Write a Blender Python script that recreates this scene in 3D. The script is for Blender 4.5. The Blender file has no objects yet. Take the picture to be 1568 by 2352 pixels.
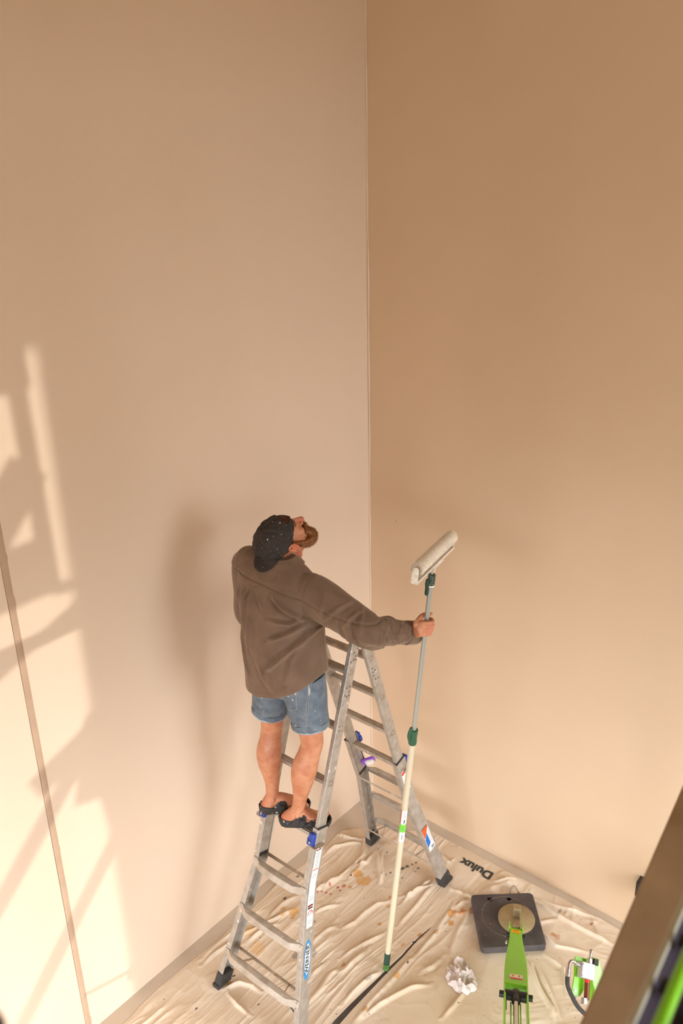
import bpy, bmesh, math, random
import numpy as np
from mathutils import Vector, Matrix
random.seed(7); rng=np.random.default_rng(7)
SC=bpy.context.scene; C=SC.collection; PI=math.pi
# ================================================================ camera
RT=Vector((0.76802547,0.64011761,-0.01965523)); FW=Vector((-0.60001997,0.70850929,-0.3714709)); UP=RT.cross(FW)
cam=bpy.data.cameras.new('camera'); CO=bpy.data.objects.new('camera',cam); C.objects.link(CO)
m=Matrix((RT,UP,-FW)).transposed().to_4x4(); m.translation=Vector((3.23187,-4.103463,4.36253)); CO.matrix_world=m
cam.sensor_fit='VERTICAL'; cam.sensor_height=36; cam.lens=1964.1157/2352*36; cam.clip_start=.05
cam.dof.use_dof=True; cam.dof.focus_distance=4.3; cam.dof.aperture_fstop=2.8
SC.camera=CO
# ================================================================ light
SC.view_settings.view_transform='Standard'; SC.view_settings.look='None'; SC.view_settings.gamma=1; SC.view_settings.exposure=0.73
SC.view_settings.use_curve_mapping=False
W=bpy.data.worlds.new('sky'); SC.world=W; W.use_nodes=True
bg=W.node_tree.nodes['Background']; bg.inputs[1].default_value=9.0
_t=W.node_tree.nodes.new('ShaderNodeTexCoord'); _s=W.node_tree.nodes.new('ShaderNodeSeparateXYZ'); _m=W.node_tree.nodes.new('ShaderNodeMapRange'); _c=W.node_tree.nodes.new('ShaderNodeMix'); _c.data_type='RGBA'
_m.inputs[1].default_value=-.04; _m.inputs[2].default_value=.04   # ground below the horizon, pale hazy sky above
_c.inputs[6].default_value=(.16,.155,.14,1); _c.inputs[7].default_value=(.92,.975,1.05,1)
W.node_tree.links.new(_t.outputs['Generated'],_s.inputs[0]); W.node_tree.links.new(_s.outputs['Z'],_m.inputs[0]); W.node_tree.links.new(_m.outputs[0],_c.inputs[0]); W.node_tree.links.new(_c.outputs[2],bg.inputs[0])
SUN_DIR=Vector((-1,-.294,-.2)).normalized()
sl=bpy.data.lights.new('sun','SUN'); sl.energy=1.0; sl.angle=math.radians(.6); sl.color=(1,.97,.93)
so=bpy.data.objects.new('sun',sl); C.objects.link(so); so.rotation_euler=SUN_DIR.to_track_quat('-Z','Y').to_euler(); so.location=(9,2,6)
ROOM_X=7.0; ROOM_Y=-9.0; ROOM_Z=6.6
# openings: (wall, a0, a1, z0, z1)
OPEN_E=[(-2.2,-.05,.9,5.2),(-7.6,-5.4,.1,3.0)]
OPEN_S=[(1.0,6.2,.1,3.2)]
def portal(loc,rot,sx,sy):
    l=bpy.data.lights.new('window_portal','AREA'); l.shape='RECTANGLE'; l.size=sx; l.size_y=sy; l.cycles.is_portal=True
    o=bpy.data.objects.new('window_portal',l); C.objects.link(o); o.location=loc; o.rotation_euler=rot
for a0,a1,z0,z1 in OPEN_E: portal((ROOM_X+.02,(a0+a1)/2,(z0+z1)/2),(PI/2,0,PI/2),a1-a0,z1-z0)
for a0,a1,z0,z1 in OPEN_S: portal(((a0+a1)/2,ROOM_Y-.02,(z0+z1)/2),(PI/2,0,0),a1-a0,z1-z0)

# ================================================================ helpers
def lin(c): return tuple((v/255/12.92) if v/255<=.04045 else ((v/255+.055)/1.055)**2.4 for v in c)+(1,)
def mat(name,rgb,rough=.6,metal=0,nscale=0,namt=0,bscale=0,bstr=0,bdist=.01,sss=0,col2=None,attr=None,spec=None,detail=4,coat=0,stretch=None):
    m=bpy.data.materials.new(name); m.use_nodes=True; nt=m.node_tree; b=nt.nodes['Principled BSDF']
    b.inputs['Base Color'].default_value=lin(rgb); b.inputs['Roughness'].default_value=rough; b.inputs['Metallic'].default_value=metal
    if spec is not None: b.inputs['Specular IOR Level'].default_value=spec
    if coat: b.inputs['Coat Weight'].default_value=coat
    if sss: b.inputs['Subsurface Weight'].default_value=sss; b.inputs['Subsurface Radius'].default_value=(.012,.005,.003); b.inputs['Subsurface Scale'].default_value=1
    tc=nt.nodes.new('ShaderNodeTexCoord'); vec=tc.outputs['Object']
    if stretch:
        mp=nt.nodes.new('ShaderNodeMapping'); mp.inputs['Scale'].default_value=stretch; nt.links.new(vec,mp.inputs[0]); vec=mp.outputs[0]
    if nscale:
        n=nt.nodes.new('ShaderNodeTexNoise'); n.inputs['Scale'].default_value=nscale; n.inputs['Detail'].default_value=detail; nt.links.new(vec,n.inputs['Vector'])
        mr=nt.nodes.new('ShaderNodeMapRange'); mr.inputs[1].default_value=.35; mr.inputs[2].default_value=.65; nt.links.new(n.outputs[0],mr.inputs[0])
        mx=nt.nodes.new('ShaderNodeMix'); mx.data_type='RGBA'; nt.links.new(mr.outputs[0],mx.inputs[0])
        a=lin(rgb); c2=lin(col2) if col2 else tuple(v*(1-namt) for v in a[:3])+(1,)
        mx.inputs[6].default_value=a; mx.inputs[7].default_value=c2; nt.links.new(mx.outputs[2],b.inputs['Base Color'])
    if bscale:
        n=nt.nodes.new('ShaderNodeTexNoise'); n.inputs['Scale'].default_value=bscale; n.inputs['Detail'].default_value=5; nt.links.new(vec,n.inputs['Vector'])
        bp=nt.nodes.new('ShaderNodeBump'); bp.inputs['Strength'].default_value=bstr; bp.inputs['Distance'].default_value=bdist
        nt.links.new(n.outputs[0],bp.inputs['Height']); nt.links.new(bp.outputs[0],b.inputs['Normal'])
    return m
def spots(m,rgb,scale,thr,over=0,soft=.03,vecscale=(1,1,1),rand=True,seed=0):
    """irregular dabs of another colour over a material"""
    nt=m.node_tree; b=nt.nodes['Principled BSDF']; tc=nt.nodes.new('ShaderNodeTexCoord')
    mp=nt.nodes.new('ShaderNodeMapping'); mp.inputs['Scale'].default_value=vecscale; mp.inputs['Location'].default_value=(seed,seed*1.7,seed*.3); nt.links.new(tc.outputs['Object'],mp.inputs[0])
    wn=nt.nodes.new('ShaderNodeTexNoise'); wn.inputs['Scale'].default_value=scale*1.5; nt.links.new(mp.outputs[0],wn.inputs['Vector'])
    mx0=nt.nodes.new('ShaderNodeVectorMath'); mx0.operation='SCALE'; mx0.inputs['Scale'].default_value=.6/scale; nt.links.new(wn.outputs['Color'],mx0.inputs[0])
    ad=nt.nodes.new('ShaderNodeVectorMath'); nt.links.new(mp.outputs[0],ad.inputs[0]); nt.links.new(mx0.outputs[0],ad.inputs[1])
    v=nt.nodes.new('ShaderNodeTexVoronoi'); v.inputs['Scale'].default_value=scale; nt.links.new(ad.outputs[0],v.inputs['Vector'])
    sep=nt.nodes.new('ShaderNodeSeparateColor'); nt.links.new(v.outputs['Color'],sep.inputs[0])
    ml=nt.nodes.new('ShaderNodeMath'); ml.operation='POWER'; ml.inputs[1].default_value=4 if rand else .01; nt.links.new(sep.outputs[0],ml.inputs[0])
    m2=nt.nodes.new('ShaderNodeMath'); m2.operation='MULTIPLY'; m2.inputs[1].default_value=thr; nt.links.new(ml.outputs[0],m2.inputs[0])
    sb=nt.nodes.new('ShaderNodeMath'); sb.operation='SUBTRACT'; nt.links.new(m2.outputs[0],sb.inputs[0]); nt.links.new(v.outputs['Distance'],sb.inputs[1])
    mr=nt.nodes.new('ShaderNodeMapRange'); mr.inputs[1].default_value=0; mr.inputs[2].default_value=soft; nt.links.new(sb.outputs[0],mr.inputs[0])
    mx=nt.nodes.new('ShaderNodeMix'); mx.data_type='RGBA'; nt.links.new(mr.outputs[0],mx.inputs[0])
    src=b.inputs['Base Color'].links
    if src: nt.links.new(src[0].from_socket,mx.inputs[6])
    else: mx.inputs[6].default_value=b.inputs['Base Color'].default_value
    mx.inputs[7].default_value=lin(rgb); nt.links.new(mx.outputs[2],b.inputs['Base Color']); return m
def attr_color(m,name='stain'):
    nt=m.node_tree; b=nt.nodes['Principled BSDF']; a=nt.nodes.new('ShaderNodeAttribute'); a.attribute_name=name
    mx=nt.nodes.new('ShaderNodeMix'); mx.data_type='RGBA'; nt.links.new(a.outputs['Alpha'],mx.inputs[0])
    src=b.inputs['Base Color'].links
    if src: nt.links.new(src[0].from_socket,mx.inputs[6])
    else: mx.inputs[6].default_value=b.inputs['Base Color'].default_value
    nt.links.new(a.outputs['Color'],mx.inputs[7]); nt.links.new(mx.outputs[2],b.inputs['Base Color']); return m
def rib_bump(m,period,strength,dist=.001,attr='rib'):
    nt=m.node_tree; b=nt.nodes['Principled BSDF']; a=nt.nodes.new('ShaderNodeAttribute'); a.attribute_name=attr
    k=nt.nodes.new('ShaderNodeMath'); k.operation='MULTIPLY'; k.inputs[1].default_value=2*PI/period; nt.links.new(a.outputs['Fac'],k.inputs[0])
    sn=nt.nodes.new('ShaderNodeMath'); sn.operation='SINE'; nt.links.new(k.outputs[0],sn.inputs[0])
    bp=nt.nodes.new('ShaderNodeBump'); bp.inputs['Strength'].default_value=strength; bp.inputs['Distance'].default_value=dist
    nt.links.new(sn.outputs[0],bp.inputs['Height'])
    o=b.inputs['Normal'].links
    if o: nt.links.new(o[0].from_socket,bp.inputs['Normal'])
    nt.links.new(bp.outputs[0],b.inputs['Normal'])
    # ribs are paler at their tops, darker in the grooves
    mx=nt.nodes.new('ShaderNodeMix'); mx.data_type='RGBA'; mx.blend_type='MULTIPLY'; mx.inputs[0].default_value=1
    mr=nt.nodes.new('ShaderNodeMapRange'); mr.inputs[1].default_value=-1; mr.inputs[2].default_value=1; mr.inputs[3].default_value=.95; mr.inputs[4].default_value=1.03; nt.links.new(sn.outputs[0],mr.inputs[0])
    src=b.inputs['Base Color'].links
    nt.links.new(src[0].from_socket,mx.inputs[6]); nt.links.new(mr.outputs[0],mx.inputs[7]); nt.links.new(mx.outputs[2],b.inputs['Base Color'])
    return m
class MB:
    def __init__(s): s.v=[]; s.f=[]
    def add(s,v,f):
        o=len(s.v); s.v+= [tuple(p) for p in v]; s.f+=[tuple(i+o for i in q) for q in f]; return s
    def box(s,c,h,ax=((1,0,0),(0,1,0),(0,0,1))):
        c=Vector(c); A=[Vector(a).normalized() for a in ax]
        v=[c+A[0]*(h[0]*i)+A[1]*(h[1]*j)+A[2]*(h[2]*k) for i in(-1,1) for j in(-1,1) for k in(-1,1)]
        f=[(0,1,3,2),(4,6,7,5),(0,4,5,1),(2,3,7,6),(0,2,6,4),(1,5,7,3)]
        return s.add(v,f)
    def bar(s,a,b,w,h,side):
        a=Vector(a);b=Vector(b);d=(b-a); L=d.length; d.normalize(); x=Vector(side); x=(x-d*x.dot(d)).normalized(); y=d.cross(x)
        return s.box((a+b)/2,(w/2,h/2,L/2),(x,y,d))
    def prism(s,prof,a,b,side):
        """extrude 2D profile (x along side, y) from a to b"""
        a=Vector(a);b=Vector(b);d=(b-a).normalized(); x=Vector(side); x=(x-d*x.dot(d)).normalized(); y=d.cross(x); n=len(prof)
        v=[p+x*q[0]+y*q[1] for p in(a,b) for q in prof]
        f=[(i,(i+1)%n,n+(i+1)%n,n+i) for i in range(n)]+[tuple(range(n-1,-1,-1)),tuple(range(n,2*n))]
        return s.add(v,f)
    def tube(s,pts,r,n=16,cap=True,flat=None,up=None):
        """r: float/list/(ra,rb) list"""
        P=[Vector(p) for p in pts]; k=len(P); R=r if isinstance(r,(list,tuple)) else [r]*k
        t=[(P[min(i+1,k-1)]-P[max(i-1,0)]).normalized() for i in range(k)]
        u=Vector(up) if up is not None else (Vector((0,0,1)) if abs(t[0].z)<.9 else Vector((1,0,0)))
        v=[]
        for i in range(k):
            u=(u-t[i]*u.dot(t[i])).normalized(); w=t[i].cross(u)
            ra,rb=R[i] if isinstance(R[i],(list,tuple)) else (R[i],R[i])
            v+=[P[i]+u*(ra*math.cos(2*PI*j/n))+w*(rb*math.sin(2*PI*j/n)) for j in range(n)]
        f=[(i*n+j,i*n+(j+1)%n,(i+1)*n+(j+1)%n,(i+1)*n+j) for i in range(k-1) for j in range(n)]
        if cap: f+=[tuple(range(n-1,-1,-1)),tuple((k-1)*n+j for j in range(n))]
        return s.add(v,f)
    def limb(s,pts,r,n=20,sub=6,up=None):
        """smooth limb with rounded ends"""
        P,R=smooth(pts,r,sub)
        t0=(P[0]-P[1]).normalized(); t1=(P[-1]-P[-2]).normalized(); A=[];RA=[]
        rr=lambda q:(q[0]+q[1])/2
        for a in(75,50,25): A.append(P[0]+t0*(rr(R[0])*math.sin(math.radians(a))*.9)); RA.append(tuple(x*math.cos(math.radians(a)) for x in R[0]))
        B=[];RB=[]
        for a in(25,50,75): B.append(P[-1]+t1*(rr(R[-1])*math.sin(math.radians(a))*.9)); RB.append(tuple(x*math.cos(math.radians(a)) for x in R[-1]))
        return s.tube(A+P+B,RA+R+RB,n,True,up=up)
    def ell(s,c,r,M=None,n=16):
        c=Vector(c); v=[];f=[]
        for i in range(1,n):
            th=PI*i/n
            for j in range(2*n):
                p=Vector((r[0]*math.sin(th)*math.cos(PI*j/n),r[1]*math.sin(th)*math.sin(PI*j/n),r[2]*math.cos(th))); v.append(c+(M@p if M else p))
        k=2*n
        a=len(v); top=Vector((0,0,r[2]));v.append(c+(M@top if M else top)); v.append(c-(M@top if M else top))
        f=[(i*k+j,(i+1)*k+j,(i+1)*k+(j+1)%k,i*k+(j+1)%k) for i in range(n-2) for j in range(k)]
        f+=[(a,j,(j+1)%k) for j in range(k)]+[(a+1,(n-2)*k+(j+1)%k,(n-2)*k+j) for j in range(k)]
        return s.add(v,f)
    def disc(s,c,nrm,r,h,n=28,up=None):
        c=Vector(c);nrm=Vector(nrm).normalized(); return s.tube([c-nrm*h/2,c+nrm*h/2],[r,r],n)
    def map(s,M): s.v=[tuple(M@Vector(p)) for p in s.v]; return s
    def build(s,name,m,parent=None,bevel=0,smooth_=True,fix=False,seg=2):
        me=bpy.data.meshes.new(name); me.from_pydata(s.v,[],s.f); me.update()
        if fix:
            bm=bmesh.new(); bm.from_mesh(me); bmesh.ops.recalc_face_normals(bm,faces=bm.faces); bm.to_mesh(me); bm.free()
        return link(name,me,m,parent,bevel,smooth_,seg)
def link(name,me,m,parent=None,bevel=0,smooth_=True,seg=2):
    o=bpy.data.objects.new(name,me); C.objects.link(o)
    if m: me.materials.append(m)
    if smooth_:
        me.polygons.foreach_set('use_smooth',[True]*len(me.polygons))
        try: me.set_sharp_from_angle(angle=math.radians(40))
        except Exception: pass
    if bevel:
        b=o.modifiers.new('bevel','BEVEL'); b.width=bevel; b.segments=seg; b.limit_method='ANGLE'; b.angle_limit=math.radians(35)
        if hasattr(b,'harden_normals'): b.harden_normals=False
    if parent: o.parent=parent; o.matrix_parent_inverse=PINV(parent)
    return o
def PINV(p):
    return Matrix.Translation(-p.location) if p.parent is None else Matrix.Identity(4)
def smooth(pts,r,sub):
    P=[Vector(p) for p in pts]; R=[x if isinstance(x,(tuple,list)) else (x,x) for x in r]; oP=[];oR=[]; k=len(P)
    for i in range(k-1):
        p0=P[max(i-1,0)];p1=P[i];p2=P[i+1];p3=P[min(i+2,k-1)]; r0=R[max(i-1,0)];r1=R[i];r2=R[i+1];r3=R[min(i+2,k-1)]
        for j in range(sub):
            t=j/sub; w=(-.5*t+t*t-.5*t**3,1-2.5*t*t+1.5*t**3,.5*t+2*t*t-1.5*t**3,-.5*t*t+.5*t**3)
            oP.append(p0*w[0]+p1*w[1]+p2*w[2]+p3*w[3]); oR.append(tuple(a*w[0]+b*w[1]+c*w[2]+d*w[3] for a,b,c,d in zip(r0,r1,r2,r3)))
    oP.append(P[-1]); oR.append(R[-1]); return oP,oR
def empty(name,loc): o=bpy.data.objects.new(name,None); C.objects.link(o); o.location=loc; o.empty_display_size=.1; return o
def tag(o,label=None,cat=None,group=None,kind=None):
    for k,v in(('label',label),('category',cat),('group',group),('kind',kind)):
        if v: o[k]=v
    return o
def struct(o): o['kind']='structure'; return o
def remesh(mb,vox,smooth_it=4):
    me=bpy.data.meshes.new('t'); me.from_pydata(mb.v,[],mb.f); me.update()
    bm=bmesh.new(); bm.from_mesh(me); bmesh.ops.recalc_face_normals(bm,faces=bm.faces); bm.to_mesh(me); bm.free()
    o=bpy.data.objects.new('t',me); C.objects.link(o)
    r=o.modifiers.new('r','REMESH'); r.mode='VOXEL'; r.voxel_size=vox
    if smooth_it: sm=o.modifiers.new('s','SMOOTH'); sm.factor=.5; sm.iterations=smooth_it
    dg=bpy.context.evaluated_depsgraph_get(); dg.update()
    out=bpy.data.meshes.new_from_object(o.evaluated_get(dg)); bpy.data.objects.remove(o); bpy.data.meshes.remove(me); return out
def getv(me): a=np.empty(len(me.vertices)*3); me.vertices.foreach_get('co',a); return a.reshape(-1,3)
def getn(me): a=np.empty(len(me.vertices)*3,dtype=np.float32); me.vertex_normals.foreach_get('vector',a); return a.reshape(-1,3).astype(float)
def setv(me,a): me.vertices.foreach_set('co',a.reshape(-1)); me.update()
def fattr(me,name,vals): a=me.attributes.new(name,'FLOAT','POINT'); a.data.foreach_set('value',np.asarray(vals,dtype=np.float32))
def cattr(me,name,vals): a=me.attributes.new(name,'FLOAT_COLOR','POINT'); a.data.foreach_set('color',np.asarray(vals,dtype=np.float32).reshape(-1))
def vnoise(x,y,seed=0):
    xi=np.floor(x).astype(np.int64);yi=np.floor(y).astype(np.int64);fx=x-xi;fy=y-yi;fx=fx*fx*(3-2*fx);fy=fy*fy*(3-2*fy)
    def h(a,b):
        n=(a*374761393+b*668265263+seed*974711)&0x7fffffff; n=((n^(n>>13))*1274126177)&0x7fffffff; return ((n^(n>>16))&0xffff)/65535.
    return (h(xi,yi)*(1-fx)+h(xi+1,yi)*fx)*(1-fy)+(h(xi,yi+1)*(1-fx)+h(xi+1,yi+1)*fx)*fy
def pl_dist(X,Y,pl):
    """signed distance to a polyline, and fade parameter"""
    best=np.full(X.shape,9.);sg=np.zeros(X.shape)
    for (ax,ay),(bx,by) in zip(pl[:-1],pl[1:]):
        dx,dy=bx-ax,by-ay;L=dx*dx+dy*dy+1e-12;t=np.clip(((X-ax)*dx+(Y-ay)*dy)/L,0,1)
        d=np.hypot(X-ax-t*dx,Y-ay-t*dy);s_=np.sign((X-ax)*dy-(Y-ay)*dx);k=d<best;best=np.where(k,d,best);sg=np.where(k,s_,sg)
    return best,sg

# ================================================================ materials
wallm=mat('painted_plaster',(226,203,180),.62,0,.55,.05,60,.06,.004,col2=(221,197,172),stretch=(1,1,.5))
wall2m=mat('painted_plaster_right',(224,197,167),.62,0,.6,.05,60,.06,.004,col2=(218,190,158))
spots(wallm,(140,110,88),2.6,.018,soft=.004,seed=20); spots(wall2m,(140,110,88),2.2,.016,soft=.004,seed=21)
trimm=mat('tan_strip',(190,160,134),.7,0,8,.1,40,.2,.002)
concm=mat('dark_concrete',(96,86,80),.85,0,14,.3,60,.3,.003)
paperm=mat('beige_floor_paper',(204,188,168),.8,0,5,.08,18,.3,.003)
ceilm=mat('ceiling_white',(214,196,176),.8,0,2,.03)
alum=mat('ladder_aluminium',(188,180,170),.42,.35,25,.18,120,.08,.001,col2=(168,158,146))
spots(alum,(222,214,204),26,.35,soft=.05,seed=3)
alumr=mat('rung_aluminium',(198,188,174),.5,.3,18,.2,90,.15,.001,col2=(176,162,146))
spots(alumr,(216,200,182),30,.5,soft=.06,seed=5)
rubber=mat('black_rubber',(62,58,56),.75,0,30,.25,80,.3,.001)
spots(rubber,(150,140,130),40,.3,soft=.08)
dark=mat('black_plastic',(34,32,33),.45)
blue=mat('blue_plastic',(38,70,168),.42,0,40,.15)
chrome=mat('chrome_lever',(196,190,184),.22,1)
white=mat('white_label',(240,238,234),.5)
black=mat('black_ink',(28,26,28),.5)
red=mat('red_ink',(214,44,38),.5); orange=mat('orange_ink',(240,92,38),.5); lblue=mat('blue_ink',(30,112,206),.5); grey=mat('grey_ink',(140,140,142),.6); lime=mat('lime_label',(120,214,70),.5)
polec=mat('cream_fibreglass',(214,202,174),.4,0,3,.05); poleal=mat('anodised_tube',(186,188,180),.35,.5)
dgreen=mat('dark_green_grip',(40,74,58),.6,0,40,.2)
clampm=mat('dark_green_plastic',(48,92,66),.4)
spl=mat('splattered_grip',(44,66,56),.7); spots(spl,(190,186,178),420,.9,soft=.3)
framew=mat('white_painted_steel',(244,240,232),.4,0,60,.12,60,.2,.001,col2=(226,216,200))
nap=mat('roller_nap',(252,242,226),.95,0,90,.08)
skin=mat('skin',(208,148,112),.5,0,22,.12,260,.12,.001,sss=.25,col2=(192,122,88))
skin_leg=skin
shirtm=mat('brown_corduroy',(122,97,78),.9,0,9,.12,500,.25,.0006,col2=(108,84,66))
rib_bump(shirtm,.0046,.22,.0007); shirtm.node_tree.nodes['Principled BSDF'].inputs['Sheen Weight'].default_value=.35; shirtm.node_tree.nodes['Principled BSDF'].inputs['Sheen Tint'].default_value=(.9,.75,.6,1)
denim=mat('faded_denim',(116,126,136),.85,0,26,.3,700,.3,.0006,col2=(92,104,116))
spots(denim,(196,198,196),26,.40,soft=.12,vecscale=(1,1,.35),seed=1)
spots(denim,(200,202,200),70,.30,soft=.1,vecscale=(1,1,.6),seed=4)
denim_in=mat('denim_inside',(168,186,198),.85,0,60,.1,400,.3,.0005)
capm=mat('worn_black_cotton',(48,44,42),.9,0,30,.25,300,.4,.0008,col2=(60,50,44))
spots(capm,(150,120,84),80,.3,soft=.12,seed=2); spots(capm,(225,220,210),70,.25,soft=.05,seed=9)
thread=mat('tan_thread',(112,92,70),.9)
beardm=mat('ginger_beard_hair',(150,92,46),.6,0,60,.3,col2=(112,64,32)); hairm=mat('brown_hair',(112,66,36),.7,0,80,.3)
clogm=mat('black_eva',(52,48,47),.7,0,40,.2,200,.2,.001); spots(clogm,(190,182,170),60,.42,soft=.05,seed=6)
green=mat('lift_green_paint',(132,212,24),.32,0,3,.05,coat=.3)
steel=mat('polished_rod',(205,200,195),.15,1); zinc=mat('zinc_fitting',(190,186,180),.3,.9); alblk=mat('machined_aluminium',(196,192,186),.4,.5)
discm=mat('galvanised_disc',(176,160,122),.45,.35,10,.15,col2=(150,134,98))
padm=mat('outrigger_pad_plastic',(88,80,78),.75,0,9,.3,60,.35,.002,col2=(66,60,60)); spots(padm,(150,140,130),50,.3,soft=.2,seed=8)
yellow=mat('yellow_decal',(246,190,20),.5)
boardm=mat('brown_capping',(186,158,122),.42,.1,5,.2,30,.15,.002,col2=(166,138,106),coat=.1)
ragm=mat('white_rag',(226,214,208),.95,0,30,.06,200,.4,.001)
clothm=mat('canvas_drop_cloth',(232,216,194),.95,0,3.5,.08,420,.35,.0008,col2=(223,203,178))
spots(clothm,(74,70,66),16,.13,soft=.02,seed=11); spots(clothm,(88,84,80),38,.16,soft=.04,seed=12); spots(clothm,(205,160,110),7,.2,soft=.08,seed=15)
attr_color(clothm)

# ================================================================ structure
def wallbox(name,boxes,m):
    mb=MB()
    for a,b in boxes: mb.box([(x+y)/2 for x,y in zip(a,b)],[abs(y-x)/2 for x,y in zip(a,b)])
    return struct(mb.build(name,m,smooth_=False))
T=.2; GY=-2.512
# plaster corners are rounded by hand, so the left wall is a fine sheet with a slightly wandering edge
wallbox('wall_left',[((-T,GY+.017,0),(0,0,ROOM_Z)),((-T,ROOM_Y,0),(0,GY-.017,ROOM_Z)),((-T,GY-.017,0),(-.012,GY+.017,ROOM_Z))],wallm)
wallbox('wall_right',[((-T,0,0),(ROOM_X+T,T,ROOM_Z))],wall2m)
# filler strip lying in the joint of the left wall: ragged edges of old paint
mb=MB(); n=260; zz=np.linspace(.0,ROOM_Z-.1,n)
w1=.0165+.0015*(vnoise(zz*9,zz*0,3)-.5)+(.004*(vnoise(zz*14,zz*0,5)>.86)); w0=.0165+.0015*(vnoise(zz*7,zz*0,8)-.5)
vs=[];fs=[]
for i,z in enumerate(zz):
    bul=.0006*math.sin(z*11)
    vs+=[(-.0115,GY-w0[i],z),(.0005+bul,GY-w0[i]+.002,z),(.0022+bul,GY-w0[i]*.4,z),(.0018+bul,GY+.006,z),(.0005,GY+w1[i],z),(-.0115,GY+w1[i],z)]
for i in range(n-1): fs+=[(i*6+k,i*6+k+1,i*6+k+7,i*6+k+6) for k in range(5)]
mb.add(vs,fs); struct(mb.build('trim_1',trimm))
# plaster bead running up the corner
mb=MB(); pts=[(.004+.0016*math.sin(z*2.3)+.001*math.sin(z*7),-.004,z) for z in np.linspace(0,ROOM_Z,90)]
mb.tube(pts,[.006+.0012*math.sin(i*.9) for i in range(90)],10); struct(mb.build('trim_2',wallm))
struct(MB().box((ROOM_X/2,ROOM_Y/2,-.1),(ROOM_X/2+T,-ROOM_Y/2+T,.1)).build('floor',concm,smooth_=False))
struct(MB().box((ROOM_X/2,ROOM_Y/2,ROOM_Z+.1),(ROOM_X/2+T,-ROOM_Y/2+T,.1)).build('ceiling',ceilm,smooth_=False))
def holed(name,axis,pos,lo,hi,opens):
    bx=[];cur=lo
    for a0,a1,z0,z1 in sorted(opens):
        bx+=[((cur,0),(a0,ROOM_Z)),((a0,0),(a1,z0)),((a0,z1),(a1,ROOM_Z))]; cur=a1
    bx.append(((cur,0),(hi,ROOM_Z))); B=[]
    for (a,z0),(b,z1) in bx:
        if b-a<1e-4 or z1-z0<1e-4: continue
        B.append(((pos,a,z0),(pos+T,b,z1)) if axis=='x' else ((a,pos-T,z0),(b,pos,z1)))
    wallbox(name,B,wall2m)
holed('wall_east','x',ROOM_X,ROOM_Y,0,OPEN_E); holed('wall_south','y',ROOM_Y,0,ROOM_X,OPEN_S)
wn=0
def window(axis,pos,a0,a1,z0,z1,vbars,hbars,w=.07):
    global wn; wn+=1; mb=MB()
    P=(lambda a,z:(pos+.1,a,z)) if axis=='x' else (lambda a,z:(a,pos-.1,z))
    sd=(1,0,0) if axis=='x' else (0,1,0)
    for a in [a0+w/2,a1-w/2]+[a0+(a1-a0)*t for t in vbars]: mb.bar(P(a,z0),P(a,z1),.06,w,sd)
    for z in [z0+w/2,z1-w/2]+[z0+(z1-z0)*t for t in hbars]: mb.bar(P(a0,z),P(a1,z),.06,w,sd)
    struct(mb.build('window_%d'%wn,framewin,bevel=.004,smooth_=False))
framewin=mat('window_frame_white',(225,220,212),.4)
window('x',ROOM_X,*OPEN_E[0],[.5],[]); window('x',ROOM_X,*OPEN_E[1],[.5],[.5])
for a0,a1,z0,z1 in OPEN_S: window('y',ROOM_Y,a0,a1,z0,z1,[.33,.66],[.5])
# beige protection paper along both walls
mb=MB(); mb.box((.45,-2.2,.0015),(.45,2.15,.0015)); mb.box((1.45,-.35,.0017),(1.449,.349,.0014)); 
struct(mb.build('trim_3',paperm,smooth_=False))
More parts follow.
